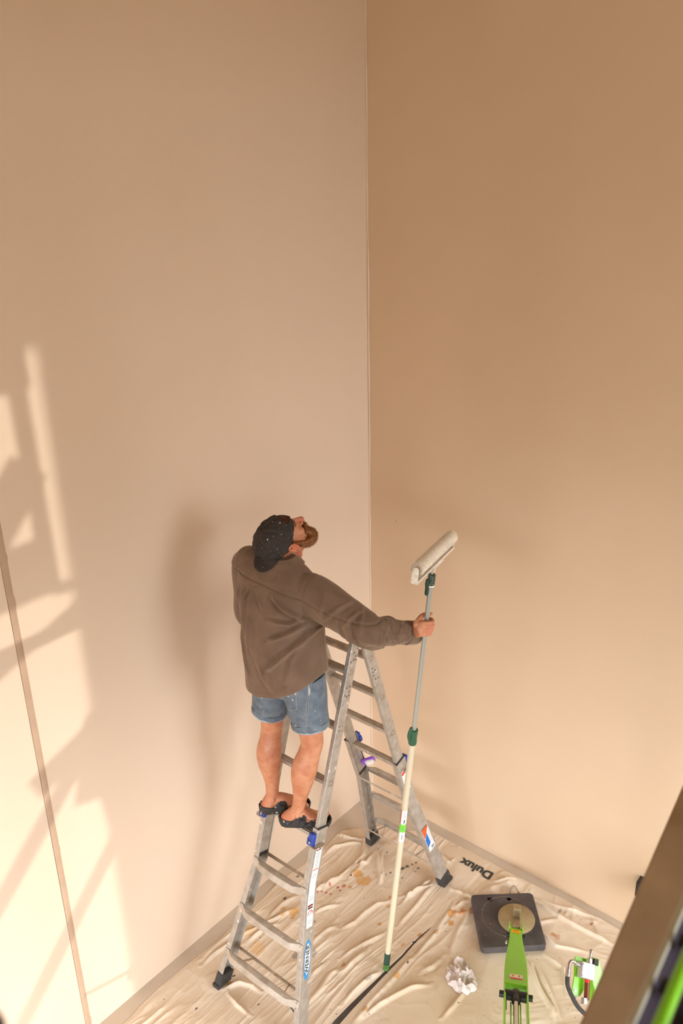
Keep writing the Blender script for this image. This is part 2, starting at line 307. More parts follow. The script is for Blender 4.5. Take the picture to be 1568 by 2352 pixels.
# ================================================================ drop cloths
FOLDS=[[(0.38,-0.83),(0.38,-0.65),(0.41,-0.6),(0.39,-0.49)],[(0.62,-1.12),(0.66,-1.04),(0.66,-0.94),(0.68,-0.83),(0.72,-0.76)],[(0.44,-0.45),(0.53,-0.56),(0.64,-0.68)],[(0.76,-0.69),(0.81,-0.63),(0.82,-0.54),(0.83,-0.46),(0.86,-0.43)],[(0.88,-0.89),(0.88,-0.79),(0.88,-0.68),(0.87,-0.58),(0.87,-0.47)],[(0.76,-1.29),(0.78,-1.21),(0.81,-1.11),(0.84,-1.03),(0.85,-0.97)],[(1.09,-1.02),(1.1,-0.97),(1.1,-0.79),(1.08,-0.7),(1.07,-0.62),(1.05,-0.47)],[(1.08,-1.56),(1.07,-1.41),(1.08,-1.22),(1.08,-1.05),(1.08,-1.01)],[(1.1,-1.49),(1.12,-1.38),(1.16,-1.27),(1.2,-1.18),(1.27,-1.1)],[(1.25,-0.9),(1.24,-1.0),(1.21,-1.07)],[(1.44,-1.23),(1.45,-1.14),(1.45,-1.05),(1.42,-0.98),(1.4,-0.93)],[(1.25,-0.86),(1.2,-0.72),(1.19,-0.64),(1.16,-0.49)],[(0.82,-1.35),(0.83,-1.27),(0.84,-1.14)],[(0.96,-1.52),(0.96,-1.4),(0.97,-1.29),(1.01,-1.2)],[(0.11,-1.81),(0.11,-1.67),(0.12,-1.56),(0.1,-1.45)],[(0.15,-1.84),(0.15,-1.74),(0.17,-1.63),(0.19,-1.52),(0.22,-1.45),(0.26,-1.31),(0.3,-1.18)],[(0.06,-1.33),(0.06,-1.23),(0.07,-1.12),(0.06,-0.98)],[(0.22,-1.36),(0.21,-1.22),(0.24,-1.08)],[(0.24,-1.57),(0.25,-1.42),(0.3,-1.33)],[(0.29,-1.03),(0.31,-0.94),(0.36,-0.81)],[(0.41,-1.15),(0.45,-1.06),(0.5,-0.98)],[(0.55,-1.34),(0.56,-1.19),(0.6,-1.1)],[(0.8,-1.66),(0.8,-1.52),(0.78,-1.41),(0.8,-1.33)],[(0.74,-1.59),(0.7,-1.48),(0.71,-1.36)],[(0.36,-1.86),(0.41,-1.77),(0.49,-1.74),(0.55,-1.73)],[(0.42,-1.86),(0.51,-1.88),(0.61,-1.88)],[(0.33,-0.95),(0.35,-0.84),(0.36,-0.68),(0.35,-0.56),(0.27,-0.43)],[(0.02,-0.53),(0.1,-0.5),(0.2,-0.48),(0.25,-0.44)],[(0.14,-0.73),(0.15,-0.62),(0.21,-0.53),(0.28,-0.46)],[(0.46,-0.46),(0.52,-0.55),(0.58,-0.6),(0.62,-0.7)],[(0.8,-0.74),(0.8,-0.62),(0.86,-0.49),(0.86,-0.43)],[(0.74,-0.21),(0.85,-0.24),(0.84,-0.14)],[(0.4,-0.81),(0.4,-0.67),(0.38,-0.57)],[(1.46,-0.18),(1.61,-0.19),(1.76,-0.19),(1.97,-0.18)],[(1.43,-0.16),(1.58,-0.13),(1.75,-0.07),(1.93,-0.01)],[(1.58,-0.36),(1.72,-0.4),(1.87,-0.33)],[(1.64,-0.59),(1.78,-0.72),(1.9,-0.8),(1.96,-0.86)],[(1.69,-0.61),(1.8,-0.68),(1.98,-0.84)],[(1.7,-0.49),(1.83,-0.52),(1.93,-0.66)],[(0.99,-0.42),(1.09,-0.4),(1.16,-0.39)],[(1.08,-0.55),(1.1,-0.47),(1.13,-0.43)],[(1.1,-0.58),(1.15,-0.55),(1.15,-0.47)],[(1.5,-0.26),(1.56,-0.3),(1.62,-0.22)]]
GX=[(-4.4,1.16,.036),(-1.62,1.016,.036),(-1.5,1.018,.030),(-1.38,1.024,.026),(-1.28,1.03,.020),(-1.18,1.035,.016),(-1.05,1.045,.012),(-.89,1.046,.010),(-.79,1.058,.006),(-.7,1.066,-.012),(-.02,1.08,-.012)]
def gap(y): ys=[g[0] for g in GX]; return np.interp(y,ys,[g[1] for g in GX]),np.interp(y,ys,[g[2] for g in GX])
FLAT=[(1.02,-.15,.17),(.82,-.16,.06),(.30,-1.87,.06),(1.02,-1.18,.03)]
def cloth_h(X,Y,seed=0):
    wx=X+.05*(vnoise(X*3,Y*1.4,21)-.5)*2+.02*(vnoise(X*9,Y*4,22)-.5)*2; wy=Y+.1*(vnoise(X*2,Y*2,23)-.5)
    # gentle diagonal turn of the folds to the right of the gap
    ang=np.clip((X-1.15)*.7,0,.75); c,s_=np.cos(ang),np.sin(ang); U=wx*c+wy*s_*.8; V=-wx*s_+wy*c
    r=lambda fx,fy,sd:1-np.abs(vnoise(U*fx,V*fy,sd)*2-1)
    h=.013*r(9,1.2,31)**6+.010*r(17,2.2,32)**6+.006*r(33,5,33)**5+.003*r(70,14,36)**3+.004*vnoise(X*5,Y*5,34)
    amp=.25+1.3*vnoise(X*2.6+5,Y*2.2,35)**1.5; h=h*amp*.68
    for k,pl in enumerate(FOLDS):
        xs=[p[0] for p in pl]; ys=[p[1] for p in pl]
        mk=(X>min(xs)-.09)&(X<max(xs)+.09)&(Y>min(ys)-.09)&(Y<max(ys)+.09)
        if not mk.any(): continue
        d,sg=pl_dist(X[mk],Y[mk],pl); w=.010+.004*((k*37)%5)/4; A=.015+.006*((k*53)%7)/6
        e=np.minimum(np.hypot(X[mk]-xs[0],Y[mk]-ys[0]),np.hypot(X[mk]-xs[-1],Y[mk]-ys[-1])); f=np.clip(e/.07,.15,1)
        sd=d*sg; h[mk]=h[mk]+f*(A*np.exp(-((sd-1.1*w)/w)**2)-.5*A*np.exp(-((sd+.5*w)/(.6*w))**2))
    # bunched heap by the right wall
    b=np.exp(-(((X-1.20)/.10)**2+((Y+.20)/.11)**2)); h+=b*(.05*vnoise(X*22,Y*22,41)+.05*r(14,14,42)**3)
    b=np.exp(-(((X-.46)/.07)**2+((Y+.38)/.07)**2)); h+=b*.03*r(14,14,43)**2
    for fx,fy,fr in FLAT:
        q=np.clip((np.hypot(X-fx,Y-fy)-fr*.8)/(fr*.5),0,1); h=h*q+.006*(1-q)
    # under the outrigger pad
    return np.maximum(h,.001)+.0035
STAINS=[(.44,-.72,.035,(214,160,92),.9),(.51,-.735,.045,(216,166,100),.85),(.47,-.84,.012,(222,160,90),.8),(.32,-1.21,.03,(222,168,92),.8),(.28,-1.28,.016,(214,160,80),.7),(.25,-1.24,.014,(216,160,84),.7),(.34,-1.25,.014,(216,160,84),.7),
 (.33,-1.55,.05,(226,184,120),.6),(.20,-1.5,.05,(222,178,112),.5),(.73,-.74,.022,(214,150,90),.7),(.76,-.80,.02,(226,170,104),.7),(1.14,-.66,.02,(216,150,72),.9),(1.15,-.55,.03,(204,132,62),.8),(1.10,-.6,.03,(220,156,80),.8),(1.20,-.5,.03,(196,130,70),.7),(1.10,-1.18,.02,(220,160,80),.8),(1.11,-.79,.02,(222,164,96),.7),(1.0,-.98,.014,(214,150,90),.7),(1.04,-.86,.016,(206,134,70),.8),
 (.41,-.89,.013,(196,84,66),.9),(.43,-.855,.016,(190,84,66),.8),(.44,-.90,.009,(192,80,60),.9),(.41,-.96,.009,(196,84,66),.9),(.36,-.91,.01,(200,96,76),.8),(.38,-.97,.009,(200,90,70),.8),(.35,-.98,.008,(196,84,66),.9),(1.82,-.13,.013,(196,84,66),.7),(1.7,-.35,.02,(196,120,96),.5),(.33,-1.0,.012,(206,110,90),.7),
 (.60,-.57,.012,(84,92,82),.9),(.62,-.53,.014,(84,92,82),.9),(.64,-.49,.016,(84,92,82),.9),(.655,-.46,.014,(84,92,82),.9),(.67,-.42,.008,(84,92,82),.9),(.68,-.39,.008,(84,92,82),.9),(.72,-.42,.009,(90,98,88),.8),(.72,-.46,.007,(90,98,88),.8),(.585,-.60,.008,(84,92,82),.9),(.69,-.56,.007,(100,104,94),.8),(.70,-.6,.006,(100,104,94),.8),
 (.55,-1.43,.035,(120,114,106),.55),(.50,-1.28,.016,(96,92,88),.7),(.62,-1.38,.03,(120,114,106),.5),(.47,-1.2,.014,(84,82,78),.8),(.2,-1.17,.012,(60,60,60),.9),(.14,-.98,.012,(60,64,58),.9),(.98,-1.3,.02,(150,140,128),.6),(1.42,-1.02,.04,(206,186,160),.6),(1.62,-.16,.014,(120,112,96),.7),(.82,-1.1,.05,(206,182,152),.5),(.3,-.6,.2,(216,190,158),.3),(1.35,-1.2,.3,(214,188,152),.4)]
def make_cloth(xs_fn,nx,ny,y0,yt_fn,name):
    u=np.linspace(0,1,nx); v=np.linspace(0,1,ny); U,V=np.meshgrid(u,v)
    Y=y0+(-.3-y0)*V
    for _ in range(3): xa,xb=xs_fn(Y); X=xa+(xb-xa)*U; Y=y0+(yt_fn(X)-y0)*V
    xa,xb=xs_fn(Y); X=xa+(xb-xa)*U
    Z=cloth_h(X,Y)
    edge=np.minimum(np.minimum(U*(xb-xa),(1-U)*np.abs(xb-xa)),(1-V)*3.)/.03; Z=np.where(edge<1,.004+(Z-.004)*(.25+.75*np.clip(edge,0,1)),Z)
    co=np.stack([X,Y,Z],-1).reshape(-1,3)
    idx=np.arange(nx*ny).reshape(ny,nx); f=np.stack([idx[:-1,:-1],idx[:-1,1:],idx[1:,1:],idx[1:,:-1]],-1).reshape(-1,4)
    me=bpy.data.meshes.new(name); me.vertices.add(len(co)); me.vertices.foreach_set('co',co.reshape(-1))
    me.loops.add(f.size); me.loops.foreach_set('vertex_index',f.reshape(-1)); me.polygons.add(len(f)); me.polygons.foreach_set('loop_start',np.arange(0,f.size,4)); me.polygons.foreach_set('loop_total',np.full(len(f),4)); me.update(calc_edges=True); me.validate()
    col=np.zeros((len(co),4)); x,y=co[:,0],co[:,1]
    wob=vnoise(x*60,y*60,51)*.8+vnoise(x*150,y*150,52)*.5
    for sx,sy,r,c,a in STAINS:
        d=np.hypot(x-sx,(y-sy)*.8)/r; al=a*np.clip((1.35-d-wob*.7)*5,0,1); k=al>col[:,3]; col[k,:3]=lin(c)[:3]; col[k,3]=al[k]
    cattr(me,'stain',col); me.polygons.foreach_set('use_smooth',[True]*len(me.polygons))
    o=link(name,me,clothm,smooth_=False); me.polygons.foreach_set('use_smooth',[True]*len(me.polygons)); return o
xl=lambda Y:.085+.02*np.sin(Y*7)*.5+.012*vnoise(Y*9,Y*0,61)
ytl=lambda X:np.interp(X,[.03,.1,.19,.29,.45,.6,1.1],[-.55,-.47,-.37,-.25,-.19,-.085,-.075])+.008*vnoise(X*12,X*0,62)
tag(make_cloth(lambda Y:(xl(Y),gap(Y)[0]-gap(Y)[1]/2),300,950,-4.3,ytl,'drop_cloth'),'cream canvas drop cloth, paint spattered and rumpled, under the ladder along the left wall','drop cloth')
ytr=lambda X:np.interp(X,[1.0,1.2,1.6,2.4,3.4],[-.075,-.085,-.06,-.07,-.07])+.008*vnoise(X*12,X*0,63)
dc=tag(make_cloth(lambda Y:(gap(Y)[0]+gap(Y)[1]/2,3.3+0*Y),380,700,-4.3,ytr,'drop_cloth.001'),'cream canvas drop cloth under the black outrigger pad, right of the dark gap','drop cloth')
# printed word near the right wall, read from the wall side
def text_mesh(txt,size,M,name,m,parent,off=.0015,conform=None,shear=0,ext=.0,bold=.0,sx=1):
    cu=bpy.data.curves.new('t','FONT'); cu.body=txt; cu.size=size; cu.align_x='CENTER'; cu.align_y='CENTER'; cu.offset=bold; cu.shear=shear; cu.resolution_u=4; cu.extrude=ext
    o=bpy.data.objects.new('t',cu); C.objects.link(o); dg=bpy.context.evaluated_depsgraph_get(); dg.update()
    me=bpy.data.meshes.new_from_object(o.evaluated_get(dg)); bpy.data.objects.remove(o); me.materials.clear()
    if conform:
        bm=bmesh.new(); bm.from_mesh(me)
        for _ in range(3): bmesh.ops.subdivide_edges(bm,edges=[e for e in bm.edges if e.calc_length()>.012],cuts=1)
        bmesh.ops.triangulate(bm,faces=bm.faces); bm.to_mesh(me); bm.free()
    a=getv(me); a=a*np.array([sx,1,1]); a=np.array([tuple(M@Vector(p)) for p in a])
    if conform: a[:,2]=conform(a[:,0],a[:,1])+off
    setv(me,a); return link(name,me,m,parent,smooth_=False)
def frame(o,x,y):
    x=Vector(x).normalized(); y=Vector(y); y=(y-x*y.dot(x)).normalized(); z=x.cross(y); M=Matrix((x,y,z)).transposed().to_4x4(); M.translation=Vector(o); return M
text_mesh('Dulux',.095,frame((1.03,-.185,0),(-1,-.03,0),(0,-1,0)),'printed_lettering',mat('cloth_print',(62,62,60),.9),dc,conform=lambda x,y:cloth_h(x,y),bold=.0035,sx=1.0,off=.003)

# ================================================================ ladder
LX,LY,LROT,LH,TH,LW=0.633356,-1.127179,0.007489,2.239471,0.310579,.355722
T0=.2844; DS=.3048; TB=LH/math.cos(TH)
cR,sR=math.cos(LROT),math.sin(LROT)
def LL(x,y,z): return Vector((LX+cR*x-sR*y,LY+sR*x+cR*y,z))
def LV(x,y,z): return Vector((cR*x-sR*y,sR*x+cR*y,z))
def lp(x,sec,t,n=0):
    s_,c_=math.sin(TH),math.cos(TH)
    return LL(x,sec*(t*s_+n*c_),LH-t*c_+n*s_)
EX=LV(1,0,0)
def dn(sec): return LV(0,sec*math.sin(TH),-math.cos(TH))
def nr(sec): return LV(0,sec*math.cos(TH),math.sin(TH))
lad=tag(empty('step_ladder',LL(0,0,0)),'grey aluminium folding ladder standing open on the drop cloth with a man on it','ladder')
RD,RW=.066,.026   # rail depth (normal), width (x)
def flare(t): return max(0,t-1.5)*.145
HW=LW/2
for sec in(-1,1):
    for sd in(-1,1):
        # inner rail
        prof=[(-RW/2,-RD/2),(RW/2,-RD/2),(RW/2,RD/2),(-RW/2,RD/2)]
        rail=MB().bar(lp(sd*HW,sec,.09),lp(sd*HW,sec,1.46),RW,RD,EX).build('inner_rail',alum,lad,bevel=.004)
        MB().bar(lp(sd*HW,sec,1.45),lp(sd*HW,sec,1.475),RW+.003,RD+.003,EX).build('rail_end_cap',dark,lad,bevel=.002)
        # base rail: a channel around the inner rail, flaring to the foot
        ts=[1.14,1.5,1.56,TB-.02]; mb=MB()
        def seg(fx,fn,w,h):
            pts=[lp(sd*(HW+flare(t)+fx),sec,t,fn) for t in ts]
            for a,b in zip(pts[:-1],pts[1:]): mb.bar(a,b+(b-a).normalized()*.001,w,h,EX)
        seg(.0165,0,.0045,RD+.016); seg(.001,(RD+.014)/2,.033,.0045); seg(.001,-(RD+.014)/2,.033,.0045)
        mb.build('base_rail',alum,lad,bevel=.0012,smooth_=False)
        MB().bar(lp(sd*(HW+.0165),sec,1.134),lp(sd*(HW+.0165),sec,1.142),.0065,RD+.019,EX).build('rail_edge_trim',dark,lad)
        # rubber foot
        f0=lp(sd*(HW+flare(TB-.095)),sec,TB-.095); f1=lp(sd*(HW+flare(TB-.012)),sec,TB-.018)
        mb=MB(); mb.bar(f0,f1,.046,RD+.03,EX); c=Vector((f1.x,f1.y+sec*.004,.019)); mb.box(c,(.027,.052,.013),(EX,LV(0,1,0),(0,0,1)))
        mb.build('rubber_foot',rubber,lad,bevel=.006)
    # round-topped rungs of the inner section
    for k in range(4):
        t=T0+DS*k; a=lp(-HW-.0135,sec,t); b=lp(HW+.0135,sec,t)
        prof=[]
        for (px,pz) in [(-.024,.006),(-.020,.013),(-.016,.0135),(-.015,.0115),(-.010,.0115),(-.009,.0148),(-.004,.0148),(-.003,.0125),(.003,.0125),(.004,.0148),(.009,.0148),(.010,.0115),(.015,.0115),(.016,.0135),(.020,.013),(.024,.006),(.021,-.008),(.012,-.0145),(-.012,-.0145),(-.021,-.008)]: prof.append((px,pz))
        # treads lie level: horizontal across the section
        MB().prism(prof,lp(-HW+.012,sec,t),lp(HW-.012,sec,t),LV(0,1,0)).build('rung',alumr,lad,bevel=0)
        for sd in(-1,1):
            cc=lp(sd*(HW+RW/2+.001),sec,t)
            mb=MB(); d_,n_=dn(sec),nr(sec); R=[]
            for (ra,rb) in((.0155,.0115),(.0115,.0078)):
                R.append([cc+EX*sd*.0015+n_*(ra*1.15*math.copysign(abs(math.cos(q))**.6,math.cos(q)))+d_*(rb*1.35*math.copysign(abs(math.sin(q))**.6,math.sin(q))) for q in np.linspace(0,2*PI,24,endpoint=False)])
            inn=[p-EX*sd*.010 for p in R[1]]; out=[p-EX*sd*.004 for p in R[0]]
            V=out+R[0]+R[1]+inn; F=[(r*24+i,r*24+(i+1)%24,(r+1)*24+(i+1)%24,(r+1)*24+i) for r in range(3) for i in range(24)]
            mb.add(V,F); e=mb.build('rung_end',chrome,lad,fix=True)
            MB().add([p+EX*sd*.0065 for p in inn],[tuple(range(24))]).build('rung_socket',dark,e)
    # rivets on the right rails
    RV={-1:[(.13,-.012),(.13,.012),(.155,-.018),(.175,.004),(.195,-.014),(.215,-.02),(.215,.0),(.225,.018),(.36,-.012),(.365,.012),(.39,-.014),(.41,-.018),(.415,0),(.405,.018)],
        1:[(.20,-.01),(.195,.012),(.345,.016),(.372,.0),(.372,.018),(.395,.022),(.43,.012),(.44,-.010)]}[sec]
    for sd in(-1,1):
        mb=MB()
        for t,n_ in RV: mb.disc(lp(sd*(HW+RW/2),sec,t,n_*sec*-1),EX,.0052,.003,12)
        mb.build('rivets',mat('rivet_grey',(120,112,106),.5,.5) if sec==-1 and sd==-1 else bpy.data.materials['rivet_grey'],lad)['kind']='stuff'
    # treads of the base section, bolted across its outer face
    for k in range(4,7):
        t=T0+DS*k; w=HW+flare(t)+.016; N0=RD/2+.011
        # bowed middle: the tread bulges outward between its bolted ends
        xs=[-w,-w+.03,-w+.075,0,w-.075,w-.03,w]; ns=[0,.002,.026,.030,.026,.002,0]; V=[];F=[]
        for x,nn in zip(xs,ns):
            e=nn/.03
            for a_,b_ in ((N0+.003,.026),(N0+.003+nn*1.0,.021-.008*e),(N0+.003+nn*1.0,-.021-.002*e),(N0+.003,-.026),(N0,-.026),(N0+nn-.003*e,-.018),(N0+nn-.003*e,.010),(N0,.026)):
                V.append(lp(x,sec,t-b_*-1 if False else t-b_,a_))
        for i in range(len(xs)-1): F+=[(i*8+j,i*8+(j+1)%8,(i+1)*8+(j+1)%8,(i+1)*8+j) for j in range(8)]
        F+=[tuple(range(8)),tuple((len(xs)-1)*8+j for j in range(7,-1,-1))]
        tr=MB().add(V,F).build('tread',alumr,lad,fix=True,bevel=.0015)
        mb=MB()
        for x in(-w+.014,w-.014):
            for b_ in(.016,-.016): mb.disc(lp(x,sec,t-b_,N0+.004),nr(sec),.0045,.003,10)
        mb.build('tread_bolts',chrome,tr)['kind']='stuff'
    for t in (T0+DS*4-.02,T0+DS*6-.0):
        w=HW+flare(t)+.01
        MB().bar(lp(-w,sec,t,-RD/2-.010),lp(w,sec,t,-RD/2-.010),.020,.003,dn(sec)).build('rear_strip',alumr,lad,bevel=.0008)
    t=T0+DS*6
    for sd in(-1,1):
        w=HW+flare(t)
        MB().bar(lp(sd*(w-.0),sec,t+.10,.0),lp(sd*(w-.10),sec,t+.012,RD/2+.01),.014,.003,nr(sec)).build('corner_brace',alumr,lad,bevel=.0008)
        MB().bar(lp(sd*(w-.10),sec,t+.004,RD/2+.012),lp(sd*(w-.13),sec,t+.0,-RD/2-.008),.014,.003,dn(sec)).build('corner_brace',alumr,lad,bevel=.0008)
    # locks: blue bracket, chrome J lever round the rail
    t=1.20
    for sd in(-1,1):
        no=RD/2+.020
        br=MB().box(lp(sd*(HW+.0),sec,t-.005,no),(.017,.032,.014),(EX,dn(sec),nr(sec))); br.box(lp(sd*(HW-.012),sec,t+.01,no+.002),(.012,.020,.012),(EX,dn(sec),nr(sec)))
        b_=br.build('lock_bracket',blue,lad,bevel=.004)
        MB().disc(lp(sd*(HW-.002),sec,t+.012,no+.016),nr(sec),.0065,.003,14).build('lock_pin',chrome,b_)
        L_=[lp(sd*(HW+.004),sec,t+.03,no+.004),lp(sd*(HW+.026),sec,t+.032,no+.002),lp(sd*(HW+.036),sec,t+.030,no-.012),lp(sd*(HW+.037),sec,t+.026,.010),lp(sd*(HW+.033),sec,t+.022,-.004)]
        P_,R_=smooth(L_,[(.006,.012)]*5,4); MB().tube(P_,R_,12,up=EX).build('lock_lever',chrome,b_)
# hinges
for sd in(-1,1):
    mb=MB(); V=[];n=14; xo=sd*HW
    for sec in(-1,1):
        mb.bar(lp(xo+sd*.002,sec,.02),lp(xo+sd*.002,sec,.16),RW-.002,.05,EX)
    ctr=LL(xo,0,LH-.012); mb.disc(ctr,EX,.043,RW,32)
    h=mb.build('hinge',alum,lad,bevel=.003)
    MB().disc(ctr+EX*sd*.012,EX,.028,.014,28).build('hinge_knob',blue,h,bevel=.003)
    for sec in(-1,1): MB().box(lp(xo,sec,.105,RD/2+.001),(.011,.012,.004),(EX,dn(sec),nr(sec))).build('hinge_catch',dark,h,bevel=.002)
# printed labels on the outer faces
def lab(name,sd,sec,t0,t1,n0,n1,m,off=0,parent=None,x=None):
    h=.0165+.00225
    f=lambda t,n: lp(sd*(HW+flare(t)+h+.0006+off),sec,t,n)
    V=[];F=[];k=6
    for i in range(k+1):
        t=t0+(t1-t0)*i/k; V+=[f(t,n0),f(t,n1)]
    F=[(2*i,2*i+1,2*i+3,2*i+2) for i in range(k)]
    return MB().add(V,F).build(name,m,parent or lad,smooth_=False)
L1=lab('warning_label',1,-1,1.235,1.70,-.026,.026,white)
def dhead(t,par,sec=-1):
    a=lab('danger_header',1,sec,t,t+.022,-.018,.022,black,.0004,par); 
    mb=MB(); c=lp(HW+flare(t+.011)+.0165+.00225+.0014,sec,t+.011,.002); mb.add([c+nr(sec)*(.017*math.cos(q))+dn(sec)*(.0085*math.sin(q)) for q in np.linspace(0,2*PI,20,endpoint=False)],[tuple(range(20))])
    mb.build('danger_oval',red,a,smooth_=False)
    xd=-nr(sec) if False else (nr(sec)*-1 if sec==1 else nr(sec)*-1)
    text_mesh('DANGER',.0095,frame(c+EX*.0006,-nr(sec) if sec==1 else -nr(sec)*-1,-dn(sec)) if False else frame(c+EX*.0006,(nr(sec)*(1 if sec==1 else -1)),-dn(sec)),'danger_text',white,a)
for t in (1.245,1.475,1.575): dhead(t,L1)
# fine print as lines
mb=MB()
for t in [1.28+.008*i for i in range(5)]+[1.325+.009*i for i in range(7)]+[1.405,1.414,1.423,1.53,1.538,1.546,1.554,1.66,1.668,1.676]:
    w=.012+.008*random.random(); tt=t
    mb.bar(lp(HW+flare(tt)+.0165+.00225+.0014,-1,tt,-w),lp(HW+flare(tt)+.0165+.00225+.0014,-1,tt,w),.0016,.0004,dn(-1))
mb.build('fine_print',grey,L1)['kind']='stuff'
lab('orange_line',1,-1,1.375,1.381,-.022,.022,orange,.0004,L1)
c=lp(HW+flare(1.625)+.0165+.00225+.0016,-1,1.625,0); mb=MB(); ring=[]
for rr_ in(.021,.017): ring+=[c+nr(-1)*(rr_*math.cos(q))+dn(-1)*(rr_*math.sin(q)) for q in np.linspace(0,2*PI,24,endpoint=False)]
mb.add(ring,[(i,(i+1)%24,24+(i+1)%24,24+i) for i in range(24)]); mb.bar(c+nr(-1)*.013+dn(-1)*.013,c-nr(-1)*.013-dn(-1)*.013,.003,.0004,dn(-1)); mb.build('no_step_ring',red,L1,smooth_=False)
# maker's oval badge and its word
def oval(t0,t1,hw,m,off,parent,name):
    tm=(t0+t1)/2; mb=MB(); V=[]
    for q in np.linspace(0,2*PI,36,endpoint=False):
        t=tm+(t1-t0)/2*math.cos(q); V.append(lp(HW+flare(t)+.0165+.00225+off,-1,t,hw*math.sin(q)))
    return mb.add(V,[tuple(range(36))]).build(name,m,parent,smooth_=False)
OB=oval(1.765,1.985,.027,mat('badge_blue',(46,150,218),.4),.0012,lad,'maker_badge')
oval(1.785,1.955,.022,white,.0018,OB,'badge_field')
tm=1.87; cB=lp(HW+flare(tm)+.0165+.00225+.0026,-1,tm,0)
upv=-dn(-1)+EX*-.145
text_mesh('WERNER',.040,frame(cB,upv,-nr(-1)*-1),'badge_text',black,OB,bold=.0007,sx=.98)
# labels on the far right rail
L2=lab('warning_label',1,1,1.235,1.42,-.026,.026,white); lab('label_red_band',1,1,1.24,1.262,-.024,.024,red,.0004,L2)
L3=lab('capacity_label',1,1,1.775,1.985,-.03,.03,white)
def quad(sec,pts,m,name,par,off=.0006):
    return MB().add([lp(HW+flare(t)+.0165+.00225+.0006+off,sec,t,n) for t,n in pts],[tuple(range(len(pts)))]).build(name,m,par,smooth_=False)
quad(1,[(1.785,-.028),(1.785,.028),(1.80,.028),(1.865,-.028)],orange,'orange_panel',L3)
quad(1,[(1.872,-.028),(1.83,.004),(1.925,.004),(1.945,-.028)],lblue,'blue_panel',L3)
quad(1,[(1.777,-.029),(1.777,.029),(1.784,.029),(1.784,-.029)],black,'black_band',L3)
quad(1,[(1.955,-.004),(1.955,.022),(1.975,.022),(1.975,-.004)],grey,'bar_code',L3)
for i in range(7): quad(1,[(1.83+i*.014,.010),(1.83+i*.014,.025),(1.833+i*.014,.025),(1.833+i*.014,.010)],grey,'print_line',L3)
# purple packet resting on the far side of the ladder
pr=tag(empty('plastic_packet',(.475,-.66,.90)),'small purple and white packet resting on the far side of the ladder','packet')
ax=Vector((.8,.25,.28)).normalized(); pm=mat('purple_plastic',(150,88,214),.4)
MB().limb([Vector((.485,-.69,.925)),Vector((.530,-.665,.952))],[(.022,.017),(.022,.017)],n=20,sub=3).build('packet_body',pm,pr)
MB().limb([Vector((.510,-.692,.934)),Vector((.538,-.678,.948))],[(.016,.014),(.016,.014)],n=20,sub=3).build('packet_label',white,pr)

# ================================================================ extension pole with roller
PB=Vector((1.024,-1.181,.012)); PD=Vector((.0976,.0017,.9952)).normalized()
def pp(s_): return PB+PD*s_
pole=tag(empty('paint_roller',PB),'wide cream paint roller on a long telescopic pole held upright by the man','paint roller')
MB().tube([pp(.13),pp(1.70)],.0165,28).build('lower_pole',polec,pole)
MB().tube([pp(.04),pp(.045),pp(.135),pp(.14)],[.0172,.0178,.0178,.0172],28).build('end_grip',dgreen,pole)
MB().tube([pp(.0),pp(.004),pp(.045)],[.0165,.0185,.0185],28).build('end_cap',mat('lime_green_cap',(96,158,52),.5,0,60,.4,col2=(60,92,60)),pole)
# flat-sided inner tube
MB().tube([pp(1.66),pp(2.62)],.0120,8).build('upper_pole',poleal,pole,smooth_=False,bevel=.0015)
cl=MB().tube([pp(1.675),pp(1.68),pp(1.70),pp(1.705),pp(1.735),pp(1.74),pp(1.765),pp(1.768)],[.019,.0215,.0215,.0205,.0205,.0215,.0215,.016],28).build('twist_clamp',clampm,pole)
nC=(-RT*.85-FW*.5).normalized(); nC=(nC-PD*nC.dot(PD)).normalized()
MB().limb([pp(1.70)+nC*.018,pp(1.735)+nC*.026,pp(1.775)+nC*.016],[(.008,.010)]*3,n=12,up=nC).build('clamp_lever',clampm,cl)
MB().tube([pp(2.60),pp(2.605),pp(2.648),pp(2.652)],[.0155,.017,.0175,.016],24).build('neck_grip',spl,pole)
MB().tube([pp(2.592),pp(2.599)],[.0185,.0185],24).build('neck_ring',framew,pole)
MB().limb([pp(2.585)+nC*.020,pp(2.605)+nC*.022,pp(2.625)+nC*.020],[(.006,.010),(.008,.011),(.006,.010)],n=12,up=nC).build('quick_release',dgreen,pole)
MB().box(pp(2.575)+nC*.020,(.004,.009,.028),(nC,nC.cross(PD),PD)).build('release_tab',dgreen,pole,bevel=.002)
def wrap(s0,s1,r,a0,a1,m,name,par):
    base=(-FW-PD*(-FW).dot(PD)).normalized(); sd=PD.cross(base); V=[];n=14
    for s_ in(s0,s1):
        for i in range(n+1):
            a=a0+(a1-a0)*i/n; V.append(pp(s_)+base*(r*math.cos(a))+sd*(r*math.sin(a)))
    return MB().add(V,[(i,i+1,n+2+i,n+1+i) for i in range(n)]).build(name,m,par)
LP_=wrap(1.02,1.24,.0169,-.9,2.4,white,'pole_label',pole); wrap(1.09,1.145,.0172,-1.5,2.4,lime,'green_band',LP_); wrap(1.135,1.24,.0171,-1.7,-.95,mat('label_red',(176,60,44),.5),'red_edge',LP_)
wrap(1.155,1.18,.0174,.05,.35,black,'bar_code',LP_); wrap(1.19,1.225,.0174,.15,.3,mat('pink_ink',(226,120,124),.5),'small_print',LP_); wrap(1.10,1.135,.0176,0,.12,clampm,'green_mark',LP_); wrap(1.04,1.075,.0174,-.1,.2,grey,'small_print',LP_)
